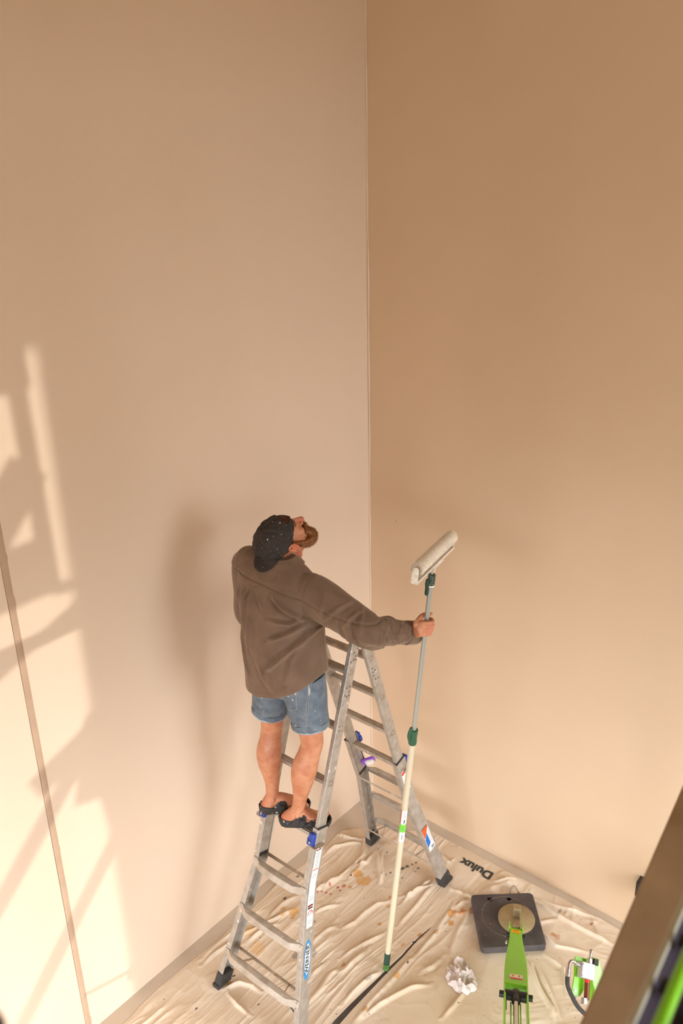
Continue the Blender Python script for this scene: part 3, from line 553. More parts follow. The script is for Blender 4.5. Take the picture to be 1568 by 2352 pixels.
# roller head: 18-inch cover on a white steel yoke
R0=Vector((1.292,-1.31,2.729)); R1=Vector((1.180,-.855,2.701)); RA=(R1-R0).normalized()
V=[];F=[];n=64;k=150
ln=(R1-R0).length; up0=(PD-RA*PD.dot(RA)).normalized(); sd0=RA.cross(up0)
for i in range(k+1):
    s_=i/k*ln
    for j in range(n):
        a=2*PI*j/n; rr_=.0295+.0016*(random.random()-.5); e=min(s_,ln-s_); rr_-=.004*max(0,1-e/.006)
        V.append(R0+RA*s_+up0*(rr_*math.cos(a))+sd0*(rr_*math.sin(a)))
F=[(i*n+j,i*n+(j+1)%n,(i+1)*n+(j+1)%n,(i+1)*n+j) for i in range(k) for j in range(n)]
for base_,rs in((0,.0175),(k,.0175)):
    o_=len(V)
    for j in range(n):
        a=2*PI*j/n; V.append(R0+RA*(base_/k*ln)+up0*(rs*math.cos(a))+sd0*(rs*math.sin(a)))
    F+=[(base_*n+j,base_*n+(j+1)%n,o_+(j+1)%n,o_+j) for j in range(n)]
cov=MB().add(V,F).build('roller_cover',nap,pole,fix=True)
# pile of the cover
mb=MB(); V=[];F=[]
for q in range(9000):
    s_=random.random()*ln; a=random.random()*2*PI; nrm=up0*math.cos(a)+sd0*math.sin(a); tg=RA.cross(nrm); p=R0+RA*s_+nrm*.0285; w=.0011; jx=(random.random()-.5)*.004; jy=(random.random()-.5)*.004; o_=len(V)
    V+=[p+RA*w,p-RA*w*.5+tg*w,p-RA*w*.5-tg*w,p+nrm*(.0035+.0025*random.random())+RA*jx+tg*jy]; F+=[(o_,o_+1,o_+3),(o_+1,o_+2,o_+3),(o_+2,o_,o_+3)]
for q in range(900):
    rr_=.018+.012*random.random(); a=random.random()*2*PI; nrm=up0*math.cos(a)+sd0*math.sin(a); tg=RA.cross(nrm); p=R0+nrm*rr_; w=.0011; o_=len(V)
    V+=[p+nrm*w,p-nrm*w*.5+tg*w,p-nrm*w*.5-tg*w,p-RA*(.003+.003*random.random())+nrm*(random.random()-.3)*.004]; F+=[(o_,o_+1,o_+3),(o_+1,o_+2,o_+3),(o_+2,o_,o_+3)]
pl=MB().add(V,F).build('roller_pile',nap,cov,smooth_=False); pl['kind']='stuff'
MB().tube([R0-RA*.002,R0+RA*.01],[.0175,.0175],28).build('end_plug',mat('tan_plug',(206,176,142),.6),pole)
DB=-.066; fr=MB()
b0=R0-RA*.012+up0*DB; b1=R1+RA*.012+up0*DB
off=sd0*0
fr.bar(b0,b1,.004,.030,up0); fr.bar(b0+sd0*.014+up0*.006,b1+sd0*.014+up0*.006,.012,.003,up0); fr.bar(b0-sd0*.014+up0*.006,b1-sd0*.014+up0*.006,.012,.003,up0)
fr.build('yoke_bar',framew,pole,bevel=.001)
for P_,sg in((R0,-1),(R1,1)):
    q=P_+RA*sg*.012; V=[]
    pr_=[(-.016,DB),(.016,DB),(.015,-.01)]+[(.014*math.cos(a),.014*math.sin(a)) for a in np.linspace(0,PI,10)]+[(-.015,-.01)]
    MB().prism([(y_,-x_) for x_,y_ in pr_],q-RA*.0015,q+RA*.0015,up0).build('yoke_arm',framew,pole,bevel=.0008)
    MB().disc(q,RA,.011,.008,24).build('axle_cap',framew,pole,bevel=.002)
mid=(b0+b1)/2
MB().bar(mid-RA*.10-up0*.004,mid+RA*.10-up0*.004,.010,.034,up0).build('yoke_plate',framew,pole,bevel=.002)
MB().limb([pp(2.64),pp(2.66)*.4+mid*.6-up0*.01,mid-up0*.004],[.0125,.0135,.014],n=20).build('threaded_socket',framew,pole)
# ================================================================ the painter
PO=Vector((.64,-1.5,1.13)); ca_,sa_=math.cos(math.radians(7)),math.sin(math.radians(7))
def PL(x,y,z): return Vector((PO.x+x*ca_-y*sa_,PO.y+x*sa_+y*ca_,PO.z+z))
man=tag(empty('person',(.60,-1.50,1.114)),'bearded man in a backwards black cap, brown shirt and denim shorts standing on the ladder','person')
# head frame
def eul(a,b,c):
    return Matrix.Rotation(a,3,'Z')@Matrix.Rotation(b,3,'X')@Matrix.Rotation(c,3,'Y')
HM=eul(math.radians(-18.6),math.radians(50),math.radians(5)); HC=Vector((.603,-1.425,2.725))
H4=(HM*1.045).to_4x4(); H4.translation=HC
def hd(x,y,z): return H4@Vector((x,y,z))
B=MB()
hb=MB()
hb.ell((0,-.012,.045),(.077,.098,.090)); hb.ell((0,.030,.0),(.068,.074,.085)); hb.ell((0,.045,-.055),(.055,.055,.055)); hb.ell((0,.068,-.088),(.030,.028,.026))
hb.ell((0,.070,.045),(.055,.030,.042)); hb.ell((0,.088,.026),(.050,.014,.012))
hb.limb([(0,.098,.022),(0,.112,.002),(0,.124,-.018)],[(.008,.008),(.010,.010),(.013,.014)],n=14); hb.ell((.013,.108,-.020),(.010,.011,.009)); hb.ell((-.013,.108,-.020),(.010,.011,.009))
for sx in(-1,1):
    hb.ell((sx*.045,.075,-.012),(.020,.020,.020)); hb.ell((sx*.052,.02,-.05),(.018,.045,.03))
hb.limb([(-.022,.098,-.052),(0,.106,-.049),(.022,.098,-.052)],[(.005,.005),(.008,.006),(.005,.005)],n=12); hb.limb([(-.019,.096,-.062),(0,.103,-.064),(.019,.096,-.062)],[(.005,.005),(.008,.007),(.005,.005)],n=12)
for sx in(-1,1):   # ears: rim, bowl, lobe
    pts=[(sx*(.078+.013*math.sin(q)**2+.004),-.004+.017*math.cos(q)-.006*math.sin(q),.002+.029*math.sin(q)) for q in np.linspace(-.9,PI+.9,13)]
    hb.limb(pts,[(.0052,.0042)]*13,n=10,sub=2); hb.ell((sx*.079,-.002,.0),(.006,.014,.024)); hb.ell((sx*.081,.004,-.026),(.006,.008,.009)); hb.ell((sx*.080,.012,-.004),(.006,.004,.007))
    hb.limb([(sx*.084,-.008,-.010),(sx*.087,-.009,.006),(sx*.085,-.001,.018)],[(.004,.004)]*3,n=8,sub=2)
hb.map(H4); B.add(hb.v,hb.f)
# neck and trunk (under the shirt)
nb=PL(-.01,.0,1.45)
B.limb([nb,PL(-.012,.01,1.50),hd(0,-.035,-.07),hd(0,-.03,-.02)],[(.075,.07),(.062,.062),(.060,.060),(.058,.058)],n=28)
B.limb([PL(0,0,.93),PL(0,0,1.05),PL(0,.0,1.2),PL(0,0,1.40)],[(.15,.11),(.14,.10),(.16,.11),(.15,.10)],n=24,up=PL(1,0,0)-PL(0,0,0))
SH={1:PL(.180,.0,1.395),-1:PL(-.185,.0,1.462)}
B.limb([SH[-1],PL(0,0,1.44),SH[1]],[(.055,.055),(.07,.07),(.055,.055)],n=20)
# right arm to the pole
HANDP=pp(2.375)
EB=Vector((1.111,-1.421,2.406)); WR=Vector((1.180,-1.184,2.316))
B.limb([SH[1],(SH[1]+EB)/2,EB],[.052,.048,.040],n=18); B.limb([EB,EB*.6+WR*.4,WR],[(.040,.040),(.042,.042),(.029,.024)],n=18)
# left arm bent in front of the body
EL=PL(-.26,.06,1.14); WL=PL(-.13,.27,1.06)
B.limb([SH[-1],(SH[-1]+EL)/2,EL],[.052,.048,.040],n=18); B.limb([EL,EL*.6+WL*.4,WL],[.04,.042,.027],n=18)
# ---- right hand closed on the pole
e1=(RT*.98+FW*.05); e1=(e1-PD*e1.dot(PD)).normalized(); e2=PD.cross(e1); 
if e2.dot(-FW)<0: e2=-e2
def hp(a,b,c): return HANDP+e1*a+e2*b+PD*c   # a: to image right, b: to the viewer, c: up the pole
wrv=WR
B.limb([WR,WR*.55+hp(-.030,.016,0)*.45,hp(-.034,.018,-.001),hp(-.018,.022,-.002)],[(.026,.022),(.036,.022),(.042,.018),(.040,.012)],n=22,up=PD)
for i,c in enumerate((.033,.0115,-.010,-.031)):
    ln=(1.0,1.06,1.0,.86)[i]; r_=(.0098,.0102,.0098,.0086)[i]; mx=(-.020,-.017,-.020,-.026)[i]
    B.limb([hp(mx-.012,.020,c*.9),hp(mx,.029,c),hp(.006,.0275,c+.001),hp(.021*ln+.003,.019,c)],[(r_*1.0,r_),(r_*1.12,r_*1.05),(r_*.95,r_*.92),(r_*1.05,r_)],n=14,sub=4,up=PD)
    B.limb([hp(.021*ln+.003,.019,c),hp(.0285*ln,.006,c-.001),hp(.024*ln,-.011,c-.002)],[(r_*1.03,r_),(r_*.9,r_*.9),(r_*.88,r_*.88)],n=14,sub=4,up=PD)
    B.limb([hp(.024*ln,-.011,c-.002),hp(.012,-.0215,c-.003),hp(.002,-.0225,c-.003)],[(r_*.88,r_*.88),(r_*.84,r_*.82),(r_*.72,r_*.7)],n=14,sub=4,up=PD)
B.limb([hp(-.050,.010,.012),hp(-.034,-.002,.034),hp(-.020,-.014,.047),hp(.002,-.0235,.051),hp(.024,-.021,.053)],[(.015,.014),(.0145,.014),(.0115,.0115),(.0105,.010),(.008,.007)],n=16,up=PD)
# ---- left hand, loosely curled
fw=(PL(0,1,0)-PL(0,0,0)); rv=(PL(1,0,0)-PL(0,0,0)); zz_=Vector((0,0,1))
def hl(a,b,c): return WL+rv*a+fw*b+zz_*c
B.limb([WL,hl(.02,.04,0),hl(.03,.085,-.002)],[(.026,.02),(.038,.016),(.040,.013)],n=18,up=rv)
for i,c in enumerate((-.022,.002,.024,.046)):
    ln=(.95,1,.95,.8)[3-i]; r_=.0088
    B.limb([hl(c+.012,.075,.004),hl(c+.014,.09,.002),hl(c+.016,.09+.032*ln,-.012)],[r_]*3,n=12,sub=3); B.limb([hl(c+.016,.09+.032*ln,-.012),hl(c+.014,.09+.038*ln,-.034),hl(c+.010,.09+.022*ln,-.05)],[r_,r_*.95,r_*.8],n=12,sub=3)
B.limb([hl(.03,.02,-.005),hl(.052,.05,-.012),hl(.056,.085,-.022)],[.013,.0115,.009],n=12,sub=3)
# ---- legs
FS=.92
LEG={-1:dict(hip=(.555,-1.495,2.02),kn=(.498,-1.480,1.640),an=(.500,-1.512,1.205),heel=(.482,-1.532,1.150),dir=(.174,.185)),
      1:dict(hip=(.74,-1.475,2.04),kn=(.785,-1.480,1.672),an=(.680,-1.508,1.205),heel=(.634,-1.535,1.150),dir=(.17,.135))}
for sd,L in LEG.items():
    hip,kn,an=Vector(L['hip']),Vector(L['kn']),Vector(L['an']); fx=Vector((L['dir'][0],L['dir'][1],0)).normalized(); L['f']=fx; sx=Vector((fx.y,-fx.x,0)); L['s']=sx
    bf=fw if sd==-1 else fw
    B.limb([hip,hip*.5+kn*.5,kn+(hip-kn).normalized()*.07,kn],[(.085,.085),(.078,.078),(.062,.062),(.056,.058)],n=26)
    def k(t,back,r): return (kn*(1-t)+an*t-bf*back)
    B.limb([kn,k(.14,.012,0),k(.30,.026,0),k(.46,.022,0),k(.66,.006,0),k(.84,-.002,0),k(1,-.002,0)],[(.056,.056),(.058,.056),(.066,.062),(.061,.058),(.046,.045),(.036,.036),(.035,.038)],n=28,up=fx)
    h=Vector(L['heel']); z0=1.138
    B.limb([an,an*.5+h*.5-fx*.004,h-fx*.004+Vector((0,0,.0))],[(.037,.035),(.037,.034),(.036,.031)],n=24,up=fx)   # ankle to heel
    B.ell(h+fx*.006+Vector((0,0,.012)),(.036,.031,.034)); 
    for q in(-1,1): B.ell(an+sx*q*.033+fx*.004+Vector((0,0,-.004 if q*sd>0 else .006)),(.012,.012,.014))   # ankle bones
    B.limb([an+fx*.012-Vector((0,0,.012)),h+fx*.075+Vector((0,0,.042)),h+fx*.128+Vector((0,0,.022)),h+fx*.165+Vector((0,0,.008))],[(.036,.034),(.032,.034),(.024,.041),(.015,.043)],n=24,up=(0,0,1))
    B.limb([h,h+fx*.09+Vector((0,0,.004)),h+fx*.155+Vector((0,0,.0))],[(.018,.030),(.014,.036),(.013,.042)],n=20,up=(0,0,1))
    for i in range(5):
        oo=(-.034,-.016,.0,.016,.031)[i]*(-sd)*-1; oo=-(.034-.0165*i)*sd; rr_=(.0135,.0095,.009,.0085,.008)[i]; ex=(.219,.217,.209,.199,.186)[i]
        B.limb([h+fx*.150+sx*oo*.95+Vector((0,0,.008)),h+fx*(ex-.022)+sx*oo+Vector((0,0,.012)),h+fx*(ex-.006)+sx*oo+Vector((0,0,.004))],[rr_,rr_,rr_*.9],n=12,sub=3)
bodym=remesh(B,.0027,5)
# toe and thumb nails are shallow; a colour attribute carries flushed skin on ears, heels and knuckles
a=getv(bodym); col=np.zeros((len(a),4)); col[:,:3]=lin((206,92,70))[:3]
def flush(p,r,s_): 
    d=np.linalg.norm(a-np.array(p),axis=1)/r; col[:,3]=np.maximum(col[:,3],s_*np.clip(1-d*d,0,1))
for sx in(-1,1): flush(hd(sx*.082,-.006,0),.04,.55)
for L in LEG.values(): flush(Vector(L['heel'])-L['f']*.03+Vector((0,0,.01)),.035,.45); flush(Vector(L['heel'])+L['f']*.2,.05,.5)
flush(hd(.0,.12,-.02),.03,.4); flush(hp(.02,.02,0),.045,.35); flush(hd(.06,-.03,-.09),.05,.5)
hl_=(a-np.array(HC))@np.array(HM)/1.045; sc_=(hl_[:,2]>.064+.25*np.maximum(0,-.0-hl_[:,1])*0)&(hl_[:,2]<.2)&(np.abs(hl_[:,0])<.09)&(np.linalg.norm(hl_,axis=1)<.17)
col[sc_,:3]=lin((112,66,36))[:3]; col[sc_,3]=.92; scalp=np.where(sc_&(hl_[:,1]>.0))[0]
cattr(bodym,'stain',col); attr_color(skin)
body=link('body',bodym,skin,man,smooth_=False); bodym.polygons.foreach_set('use_smooth',[True]*len(bodym.polygons))
eyem=mat('eye_white',(230,226,220),.2); irism=mat('iris',(70,90,100),.2)
for sx in(-1,1):
    e=MB().ell(hd(sx*.030,.0800,.010),(.0115,.0115,.0115),n=10).build('eye',eyem,body); MB().ell(hd(sx*.030,.0885,.012),(.005,.004,.005),HM,n=8).build('iris',irism,e)
    MB().limb([hd(sx*.014,.0985,.030),hd(sx*.032,.0965,.035),hd(sx*.050,.082,.030)],[(.0022,.002)]*3,n=8,sub=3).build('eyebrow',hairm,body)
for L in LEG.values():
    pass
# leg hair and arm hair: thousands of fine strands
def strands(name,pts_n,length,w,m,parent,curl=.4,seed=1,down=None,droop=.0):
    r=random.Random(seed); V=[];F=[]
    for p,n_ in pts_n:
        p=Vector(p);n_=Vector(n_); t=n_.cross(Vector((r.random()-.5,r.random()-.5,r.random()-.5))).normalized(); L_=length*(.55+.7*r.random())
        d=(n_+t*curl*r.random()*2+(down*droop if down else Vector((0,0,0)))).normalized(); s_=n_.cross(d); s_=(s_ if s_.length>1e-4 else t).normalized()*w*.5
        q1=p+d*L_*.5; d2=(d+t*curl*(r.random()-.3)+(down*droop if down else Vector((0,0,0)))).normalized(); q2=q1+d2*L_*.5; o=len(V); V+=[p-s_,p+s_,q1+s_*.8,q1-s_*.8,q2]; F+=[(o,o+1,o+2,o+3),(o+3,o+2,o+4)]
    ob=MB().add(V,F).build(name,m,parent,smooth_=False); ob['kind']='stuff'; return ob
an_=getn(bodym)
kk=np.where((a[:,2]>1.24)&(a[:,2]<1.64)&(a[:,1]<-1.3))[0]; kk=rng.choice(kk,2600)
strands('leg_hair',[(a[i],an_[i]) for i in kk],.009,.00045,mat('leg_hair_brown',(150,92,56),.6),body,1.6,2,Vector((0,0,-1)),.9)
# ---- hair under the cap, and the beard
hs=MB(); hs.ell((0,-.014,.050),(.081,.100,.090)); hs.map(H4)
hairo=MB()
for q in range(0): pass
n=26; V=[];F=[]
for i in range(n+1):
    el=-.55+2.0*i/n
    for j in range(49):
        az=-3.1416+6.2832*j/48; V.append(H4@Vector((.0795*math.cos(el)*math.sin(az),-.014-.0995*math.cos(el)*math.cos(az),.046+.0915*math.sin(el))))
F=[(i*49+j,i*49+j+1,(i+1)*49+j+1,(i+1)*49+j) for i in range(n) for j in range(48) if not (abs(-3.1416+6.2832*(j+.5)/48)>2.3 and -.55+2.0*i/n<.42)]
hairo=MB().add(V,F).build('hair',hairm,body)
P_=[(a[i],an_[i]) for i in rng.choice(scalp,2500)]
strands('short_hair',P_,.011,.0012,hairm,hairo,1.4,6,HM@Vector((0,-.5,.6)),.6)
bb=MB()
bb.limb([(-.066,.020,-.025),(-.062,.048,-.072),(-.038,.080,-.098),(0,.092,-.106),(.038,.080,-.098),(.062,.048,-.072),(.066,.020,-.025)],[(.010,.012),(.019,.019),(.023,.023),(.024,.026),(.023,.023),(.019,.019),(.010,.012)],n=18,sub=5,up=(0,0,1))
bb.limb([(-.045,.088,-.050),(-.024,.108,-.038),(0,.114,-.036),(.024,.108,-.038),(.045,.088,-.050)],[(.010,.008),(.010,.009),(.009,.008),(.010,.009),(.010,.008)],n=12,sub=4,up=(0,0,1))
for sx in(-1,1):
    bb.limb([(sx*.074,.016,.014),(sx*.071,.022,-.01),(sx*.064,.042,-.05),(sx*.052,.072,-.08)],[(.004,.009),(.006,.012),(.010,.020),(.016,.026)],n=12,sub=4,up=(0,0,1))
    bb.limb([(sx*.040,.092,-.050),(sx*.040,.090,-.08),(sx*.03,.09,-.10)],[(.011,.011),(.017,.017),(.02,.02)],n=12,sub=3)
bb.limb([(0,.078,-.095),(.004,.080,-.122),(.006,.076,-.135)],[(.036,.028),(.028,.022),(.018,.014)],n=16,sub=4)
bb.map(H4); bme=remesh(bb,.004,2); bv=getv(bme); bn=getn(bme)
bv=bv+bn*(.003*(vnoise(bv[:,0]*260+bv[:,1]*170,bv[:,2]*260,71)-.5))[:,None]; setv(bme,bv)
beard=link('beard',bme,beardm,body)
spots(beardm,(178,122,70),90,.6,soft=.5,rand=False,seed=3)
kk=rng.choice(len(bv),9000)
dn_=(HM@Vector((0,.2,-1))+Vector((0,0,-.7))).normalized()
strands('beard_hair',[(bv[i],bn[i]) for i in kk],.011,.0008,beardm,beard,.9,3,dn_,.7)
# ---- cap, worn backwards
def capp(el,az,g=0):   # az 0 = toward the back of the head
    ra,rb,rc=.0935+g,.121+g,.108+g
    x=ra*math.cos(el)*math.sin(az); y=-.016-rb*math.cos(el)*math.cos(az); z=.040+rc*math.sin(el); return Vector((x,y,z))
seams=[0,PI/3,2*PI/3,PI,-PI/3,-2*PI/3]
NE,NA=92,300; V=[];F=[]; EL0=-.10; cl_=[]
for i in range(NE+1):
    e0=EL0+(PI/2-EL0)*i/NE
    for j in range(NA):
        az=-PI+2*PI*j/NA; low=-.16*math.cos(az)*0; el=EL0+(.25*(1-math.cos(az))/2*0)+(PI/2-EL0)*i/NE
        tilt=-.22*math.cos(az)*(1-i/NE)   # lower at the nape
        d=min(abs((az-s_+PI)%(2*PI)-PI) for s_ in seams)*math.cos(el); g=.0018*math.exp(-(d/.05)**2)-.002*math.exp(-((d-.14)/.07)**2)+.004*(vnoise(np.array([az*2.2+9]),np.array([el*4.]),81)[0]-.5)+.0025*(vnoise(np.array([az*7+9]),np.array([el*11.]),82)[0]-.5)
        rr_=1-max(0,math.sin(el))**8*.0
        V.append(capp(el+tilt*(1-i/NE)*.0+(-.16*math.cos(az)+.02)*(1-i/NE),az,g)); 
def hole(i,j):
    az=abs(-PI+2*PI*(j+.5)/NA); el=(i+.5)/NE
    return ((PI-az)/.62)**2+((el-.245)/.155)**2<1 and el>.12
F=[(i*NA+j,i*NA+(j+1)%NA,(i+1)*NA+(j+1)%NA,(i+1)*NA+j) for i in range(NE) for j in range(NA) if not hole(i,j)]
cm=MB().add(V,F).map(H4)
cap=cm.build('cap',capm,body); so_=cap.modifiers.new('thick','SOLIDIFY'); so_.thickness=.0022; so_.offset=-1
MB().limb([hd(*capp(1.55,0,.002)),hd(*capp(1.57,0,.006))],[(.006,.006),(.006,.006)],n=14).build('button',capm,cap)
mb=MB()
for s_ in seams:
    for dd in(-.045,.045):
        for q in range(34):
            el=.06+q*.042
            if el>1.42: break
            if abs(abs(s_)-PI)<.3 and el<.62: continue
            p=hd(*capp(el,s_+dd/max(.2,math.cos(el)),.0014)); p2=hd(*capp(el+.022,s_+dd/max(.2,math.cos(el)),.0014)); mb.bar(p,p2,.0011,.0008,(1,0,0))
st=mb.build('stitching',thread,cap,smooth_=False); st['kind']='stuff'
# ---- shirt
S=MB()
SR=[ # z, half width, half depth, cx, cy
 (.80,.214,.170,.012,-.012),(.88,.214,.168,.012,-.010),(1.0,.213,.165,.010,-.010),(1.12,.212,.160,.006,-.008),(1.24,.214,.156,.002,-.008),(1.35,.214,.150,0,-.012),(1.425,.206,.134,-.002,-.012),(1.47,.182,.112,-.004,-.006),(1.50,.145,.090,-.006,.0),(1.522,.105,.076,-.008,.006),(1.54,.082,.070,-.010,.010)]
def shring(z,hw,hd_,cx,cy,n=72,drop=0):
    out=[]
    for j in range(n):
        q=2*PI*j/n; c,s_=math.cos(q),math.sin(q); e=2/2.35
        x=hw*math.copysign(abs(c)**e,c); y=hd_*math.copysign(abs(s_)**e,s_); sl=.0
        zz=z+(.30*x if z<.95 else .30*x*max(0,(1.25-z)/.30) if z<1.25 else 0)-(.046*abs(s_)**2-.030 if z<.95 else 0)
        # shoulders slope; the right one is raised with the arm
        if z>1.24: zz+= (-(x/.2)*.034+.010)*min(1,(z-1.24)/.19)
        out.append(PL(cx+x,cy+y,zz+drop))
    return out
R_=[shring(.88,.199,.153,.012,-.010,drop=.08),shring(.88,.203,.157,.012,-.010,drop=.012),shring(.88,.208,.162,.012,-.010,drop=.0)]+[shring(z if z>.82 else .88,hw,hd_,cx,cy,drop=(0 if z>.82 else .004)) for z,hw,hd_,cx,cy in SR if not .82<z<.95]
V=[p for r_ in R_ for p in r_]; n=72; F=[(i*n+j,i*n+(j+1)%n,(i+1)*n+(j+1)%n,(i+1)*n+j) for i in range(len(R_)-1) for j in range(n)]+[tuple(range(n-1,-1,-1)),tuple((len(R_)-1)*n+j for j in range(n))]
S.add(V,F)
SL=[SH[1]-Vector(PL(.07,0,0)-PL(0,0,0)),SH[1],SH[1]*.72+EB*.28,SH[1]*.35+EB*.65,EB,EB*.66+WR*.34,EB*.3+WR*.7,EB*.06+WR*.94]
S.limb(SL,[(.085,.085),(.094,.092),(.096,.092),(.086,.084),(.080,.078),(.070,.068),(.058,.055),(.048,.045)],n=40,sub=6,up=(0,0,1))
SLL=[SH[-1]+Vector(PL(.06,0,0)-PL(0,0,0)),SH[-1],SH[-1]*.5+EL*.5,EL,EL*.5+WL*.5,EL*.12+WL*.88]
S.limb(SLL,[(.08,.08),(.086,.084),(.080,.078),(.072,.070),(.060,.058),(.048,.044)],n=32,sub=6)
sme=remesh(S,.005,7); v=getv(sme); nm=getn(sme)
# local body coordinates of every vertex
d0=v-np.array(PO); lx=d0[:,0]*ca_+d0[:,1]*sa_; ly=-d0[:,0]*sa_+d0[:,1]*ca_; lz=d0[:,2]
def along(pts):
    """distance along a polyline in 3-D, and distance from it"""
    best=np.full(len(v),9.);t_=np.zeros(len(v));acc=0; ph=np.zeros(len(v))
    for A_,B_ in zip(pts[:-1],pts[1:]):
        A_=np.array(A_);B_=np.array(B_);D_=B_-A_;L_=np.linalg.norm(D_);t=np.clip(((v-A_)@D_)/L_**2,0,1);c=A_+t[:,None]*D_;dd=np.linalg.norm(v-c,axis=1);k=dd<best
        up_=np.array([0,0,1.])-D_*(D_[2]/L_**2); up_/=np.linalg.norm(up_); sd_=np.cross(D_/L_,up_); r_=v-c
        ph=np.where(k,np.arctan2(r_@sd_,r_@up_),ph); t_=np.where(k,acc+t*L_,t_);best=np.where(k,dd,best);acc+=L_
    return t_,best,ph
tR,dR,phR=along([SH[1],EB,WR]); tL,dL,phL=along([SH[-1],EL,WL])
sR_=np.clip((lx-.165)/.06,0,1)*(dR<.13)*(tR>.0); sR_=np.where((tR>.10)&(dR<.12),1,sR_); sL_=np.where((dL<.105)&(tL>.10)&(lx<-.17),1,0)
disp=np.zeros(len(v)); back=(ly<.03)&(sR_<.5)
def fold(pts,w,A,ends=.05,mask=None,two=True):
    mk=back if mask is None else mask
    d,sg=pl_dist(lx,lz,pts); e=np.minimum(np.hypot(lx-pts[0][0],lz-pts[0][1]),np.hypot(lx-pts[-1][0],lz-pts[-1][1])); f=np.clip(e/ends,.0,1)**.7
    sd=d*sg; g=np.exp(-(sd/w)**2)-(.55*np.exp(-((sd-1.9*w)/w)**2) if two else 0); disp[mk]+=(A*f*g)[mk]
_f0=fold
def fold(pts,w,A,**k): _f0(pts,w,A*2.1,**k)
fold([(-.047,1.43),(-.072,1.38),(-.077,1.29),(-.070,1.20),(-.075,1.09)],.007,.009)
fold([(-.076,1.43),(-.107,1.38),(-.126,1.26),(-.122,1.18)],.008,.007)
fold([(-.033,1.43),(-.016,1.39),(.008,1.35)],.008,.006)
fold([(.235,1.26),(.176,1.19),(.095,1.10),(.02,1.02)],.010,.010)
fold([(.215,1.30),(.134,1.24),(.038,1.19)],.010,.008)
fold([(.058,1.42),(.101,1.38),(.159,1.34),(.205,1.30)],.009,.009)
fold([(.225,1.32),(.147,1.295),(.045,1.295)],.009,.006)
fold([(-.162,1.18),(-.145,1.12),(-.121,1.0),(-.087,.93)],.009,.006)
fold([(-.16,1.41),(-.163,1.35),(-.175,1.31)],.008,.007)
fold([(.20,1.22),(.15,1.10),(.13,.99)],.012,.005)
fold([(-.03,1.05),(.0,.98),(.05,.93)],.012,.004)
# broad soft undulation of loose cloth
disp+=np.where(sR_<.5,.011*(vnoise(lx*9+3,lz*4.5,91)-.5)+.003*(vnoise(lx*22,lz*9,92)-.5),0)
# yoke: one more layer of cloth above the seam
yz=1.437-.17*lx+.02*np.cos(lx*8); yk=(lz>yz)&(ly<.06); disp+=np.where(yk,.0045,0)*np.clip((lz-yz)/.004,0,1); disp+=np.where(ly<.06,-.005*np.exp(-((lz-yz)/.004)**2),0)
# right sleeve: creases wrapping the arm, gathering at the elbow and above the cuff
Ltot=(EB-SH[1]).length+(WR-EB).length; Le=(EB-SH[1]).length
q=phR
def crease(t0,slope,w,A,ph0,pw):
    dp=(q-ph0+PI)%(2*PI)-PI; x=tR-(t0+slope*dp); return A*np.exp(-(x/w)**2)*np.exp(-(dp/pw)**2)-.5*A*np.exp(-((x-1.8*w)/w)**2)*np.exp(-(dp/pw)**2)
cr=np.zeros(len(v))
PV=(lambda D_:(lambda u2:math.atan2((-FW).dot(D_.cross(u2)),(-FW).dot(u2)))((Vector((0,0,1))-D_*D_.z).normalized()))((WR-SH[1]).normalized())
for (t0,sl_,w,A,p0,pw) in [(.10,.03,.014,.008,.3,.8),(.155,-.035,.011,.008,-.2,.9),(.20,.05,.012,.010,.5,.8),(.235,-.02,.010,.010,-.3,.7),(.27,.06,.010,.013,.4,.7),(.30,.045,.009,.013,-.1,.8),(.335,.05,.010,.012,.3,.8),(.365,-.03,.009,.011,-.4,.7),(.395,.05,.009,.011,.2,.9),(.43,.045,.009,.012,.5,.7),(.455,-.04,.009,.010,-.2,.9),(.485,.03,.008,.010,.2,.8),(.51,-.03,.008,.010,.0,1.0),(.525,.0,.006,.006,0,2.5),(.25,-.05,.012,.008,1.6,.9),(.33,-.05,.012,.008,1.8,.9),(.42,.04,.012,.008,-1.7,.9)]:
    cr+=crease(t0,sl_,w,A,PV+p0,pw)
cr*=1.05; cr+=.006*(vnoise(tR*12+q*1.5,q*1.1+5,95)-.5)
disp+=np.where(sR_>0,cr*sR_,0)
# armhole seam of the right sleeve
arm_seam=np.abs(lx-.188-.05*(1.43-lz)*1.0)+np.where(lz<1.20,1,0)+np.where(ly>.05,.0,0); disp-=.0028*np.exp(-(arm_seam/.005)**2)
# side seam
ss=np.abs(ly-.03-.05*(1.1-lz)); disp+=np.where((lx>.12)&(lz<1.2)&(sR_<.5),-.003*np.exp(-(ss/.004)**2)+.0015*np.exp(-((ss-.008)/.004)**2),0)
# hem band
hz=.86+.30*lx; disp+=np.where((lz<1.05)&(sR_<.5),-.0022*np.exp(-((lz-hz-.014)/.004)**2),0)
v2=v+nm*disp[:,None]; setv(sme,v2)
rib=np.where(sR_>.5,q*.075,np.where(sL_>.5,phL*.075,lx)); yka=np.where(yk&(sR_<.5),1,0); rib=np.where((sR_<.5)&(sL_<.5),np.arctan2(lx/.214,-(ly+.01)/.16)*.19,rib); rib=np.where(yka>0,(lz-ly)*.85+lx*.15,rib)
fattr(sme,'rib',rib)
shirt=link('shirt',sme,shirtm,man,smooth_=False); sme.polygons.foreach_set('use_smooth',[True]*len(sme.polygons))
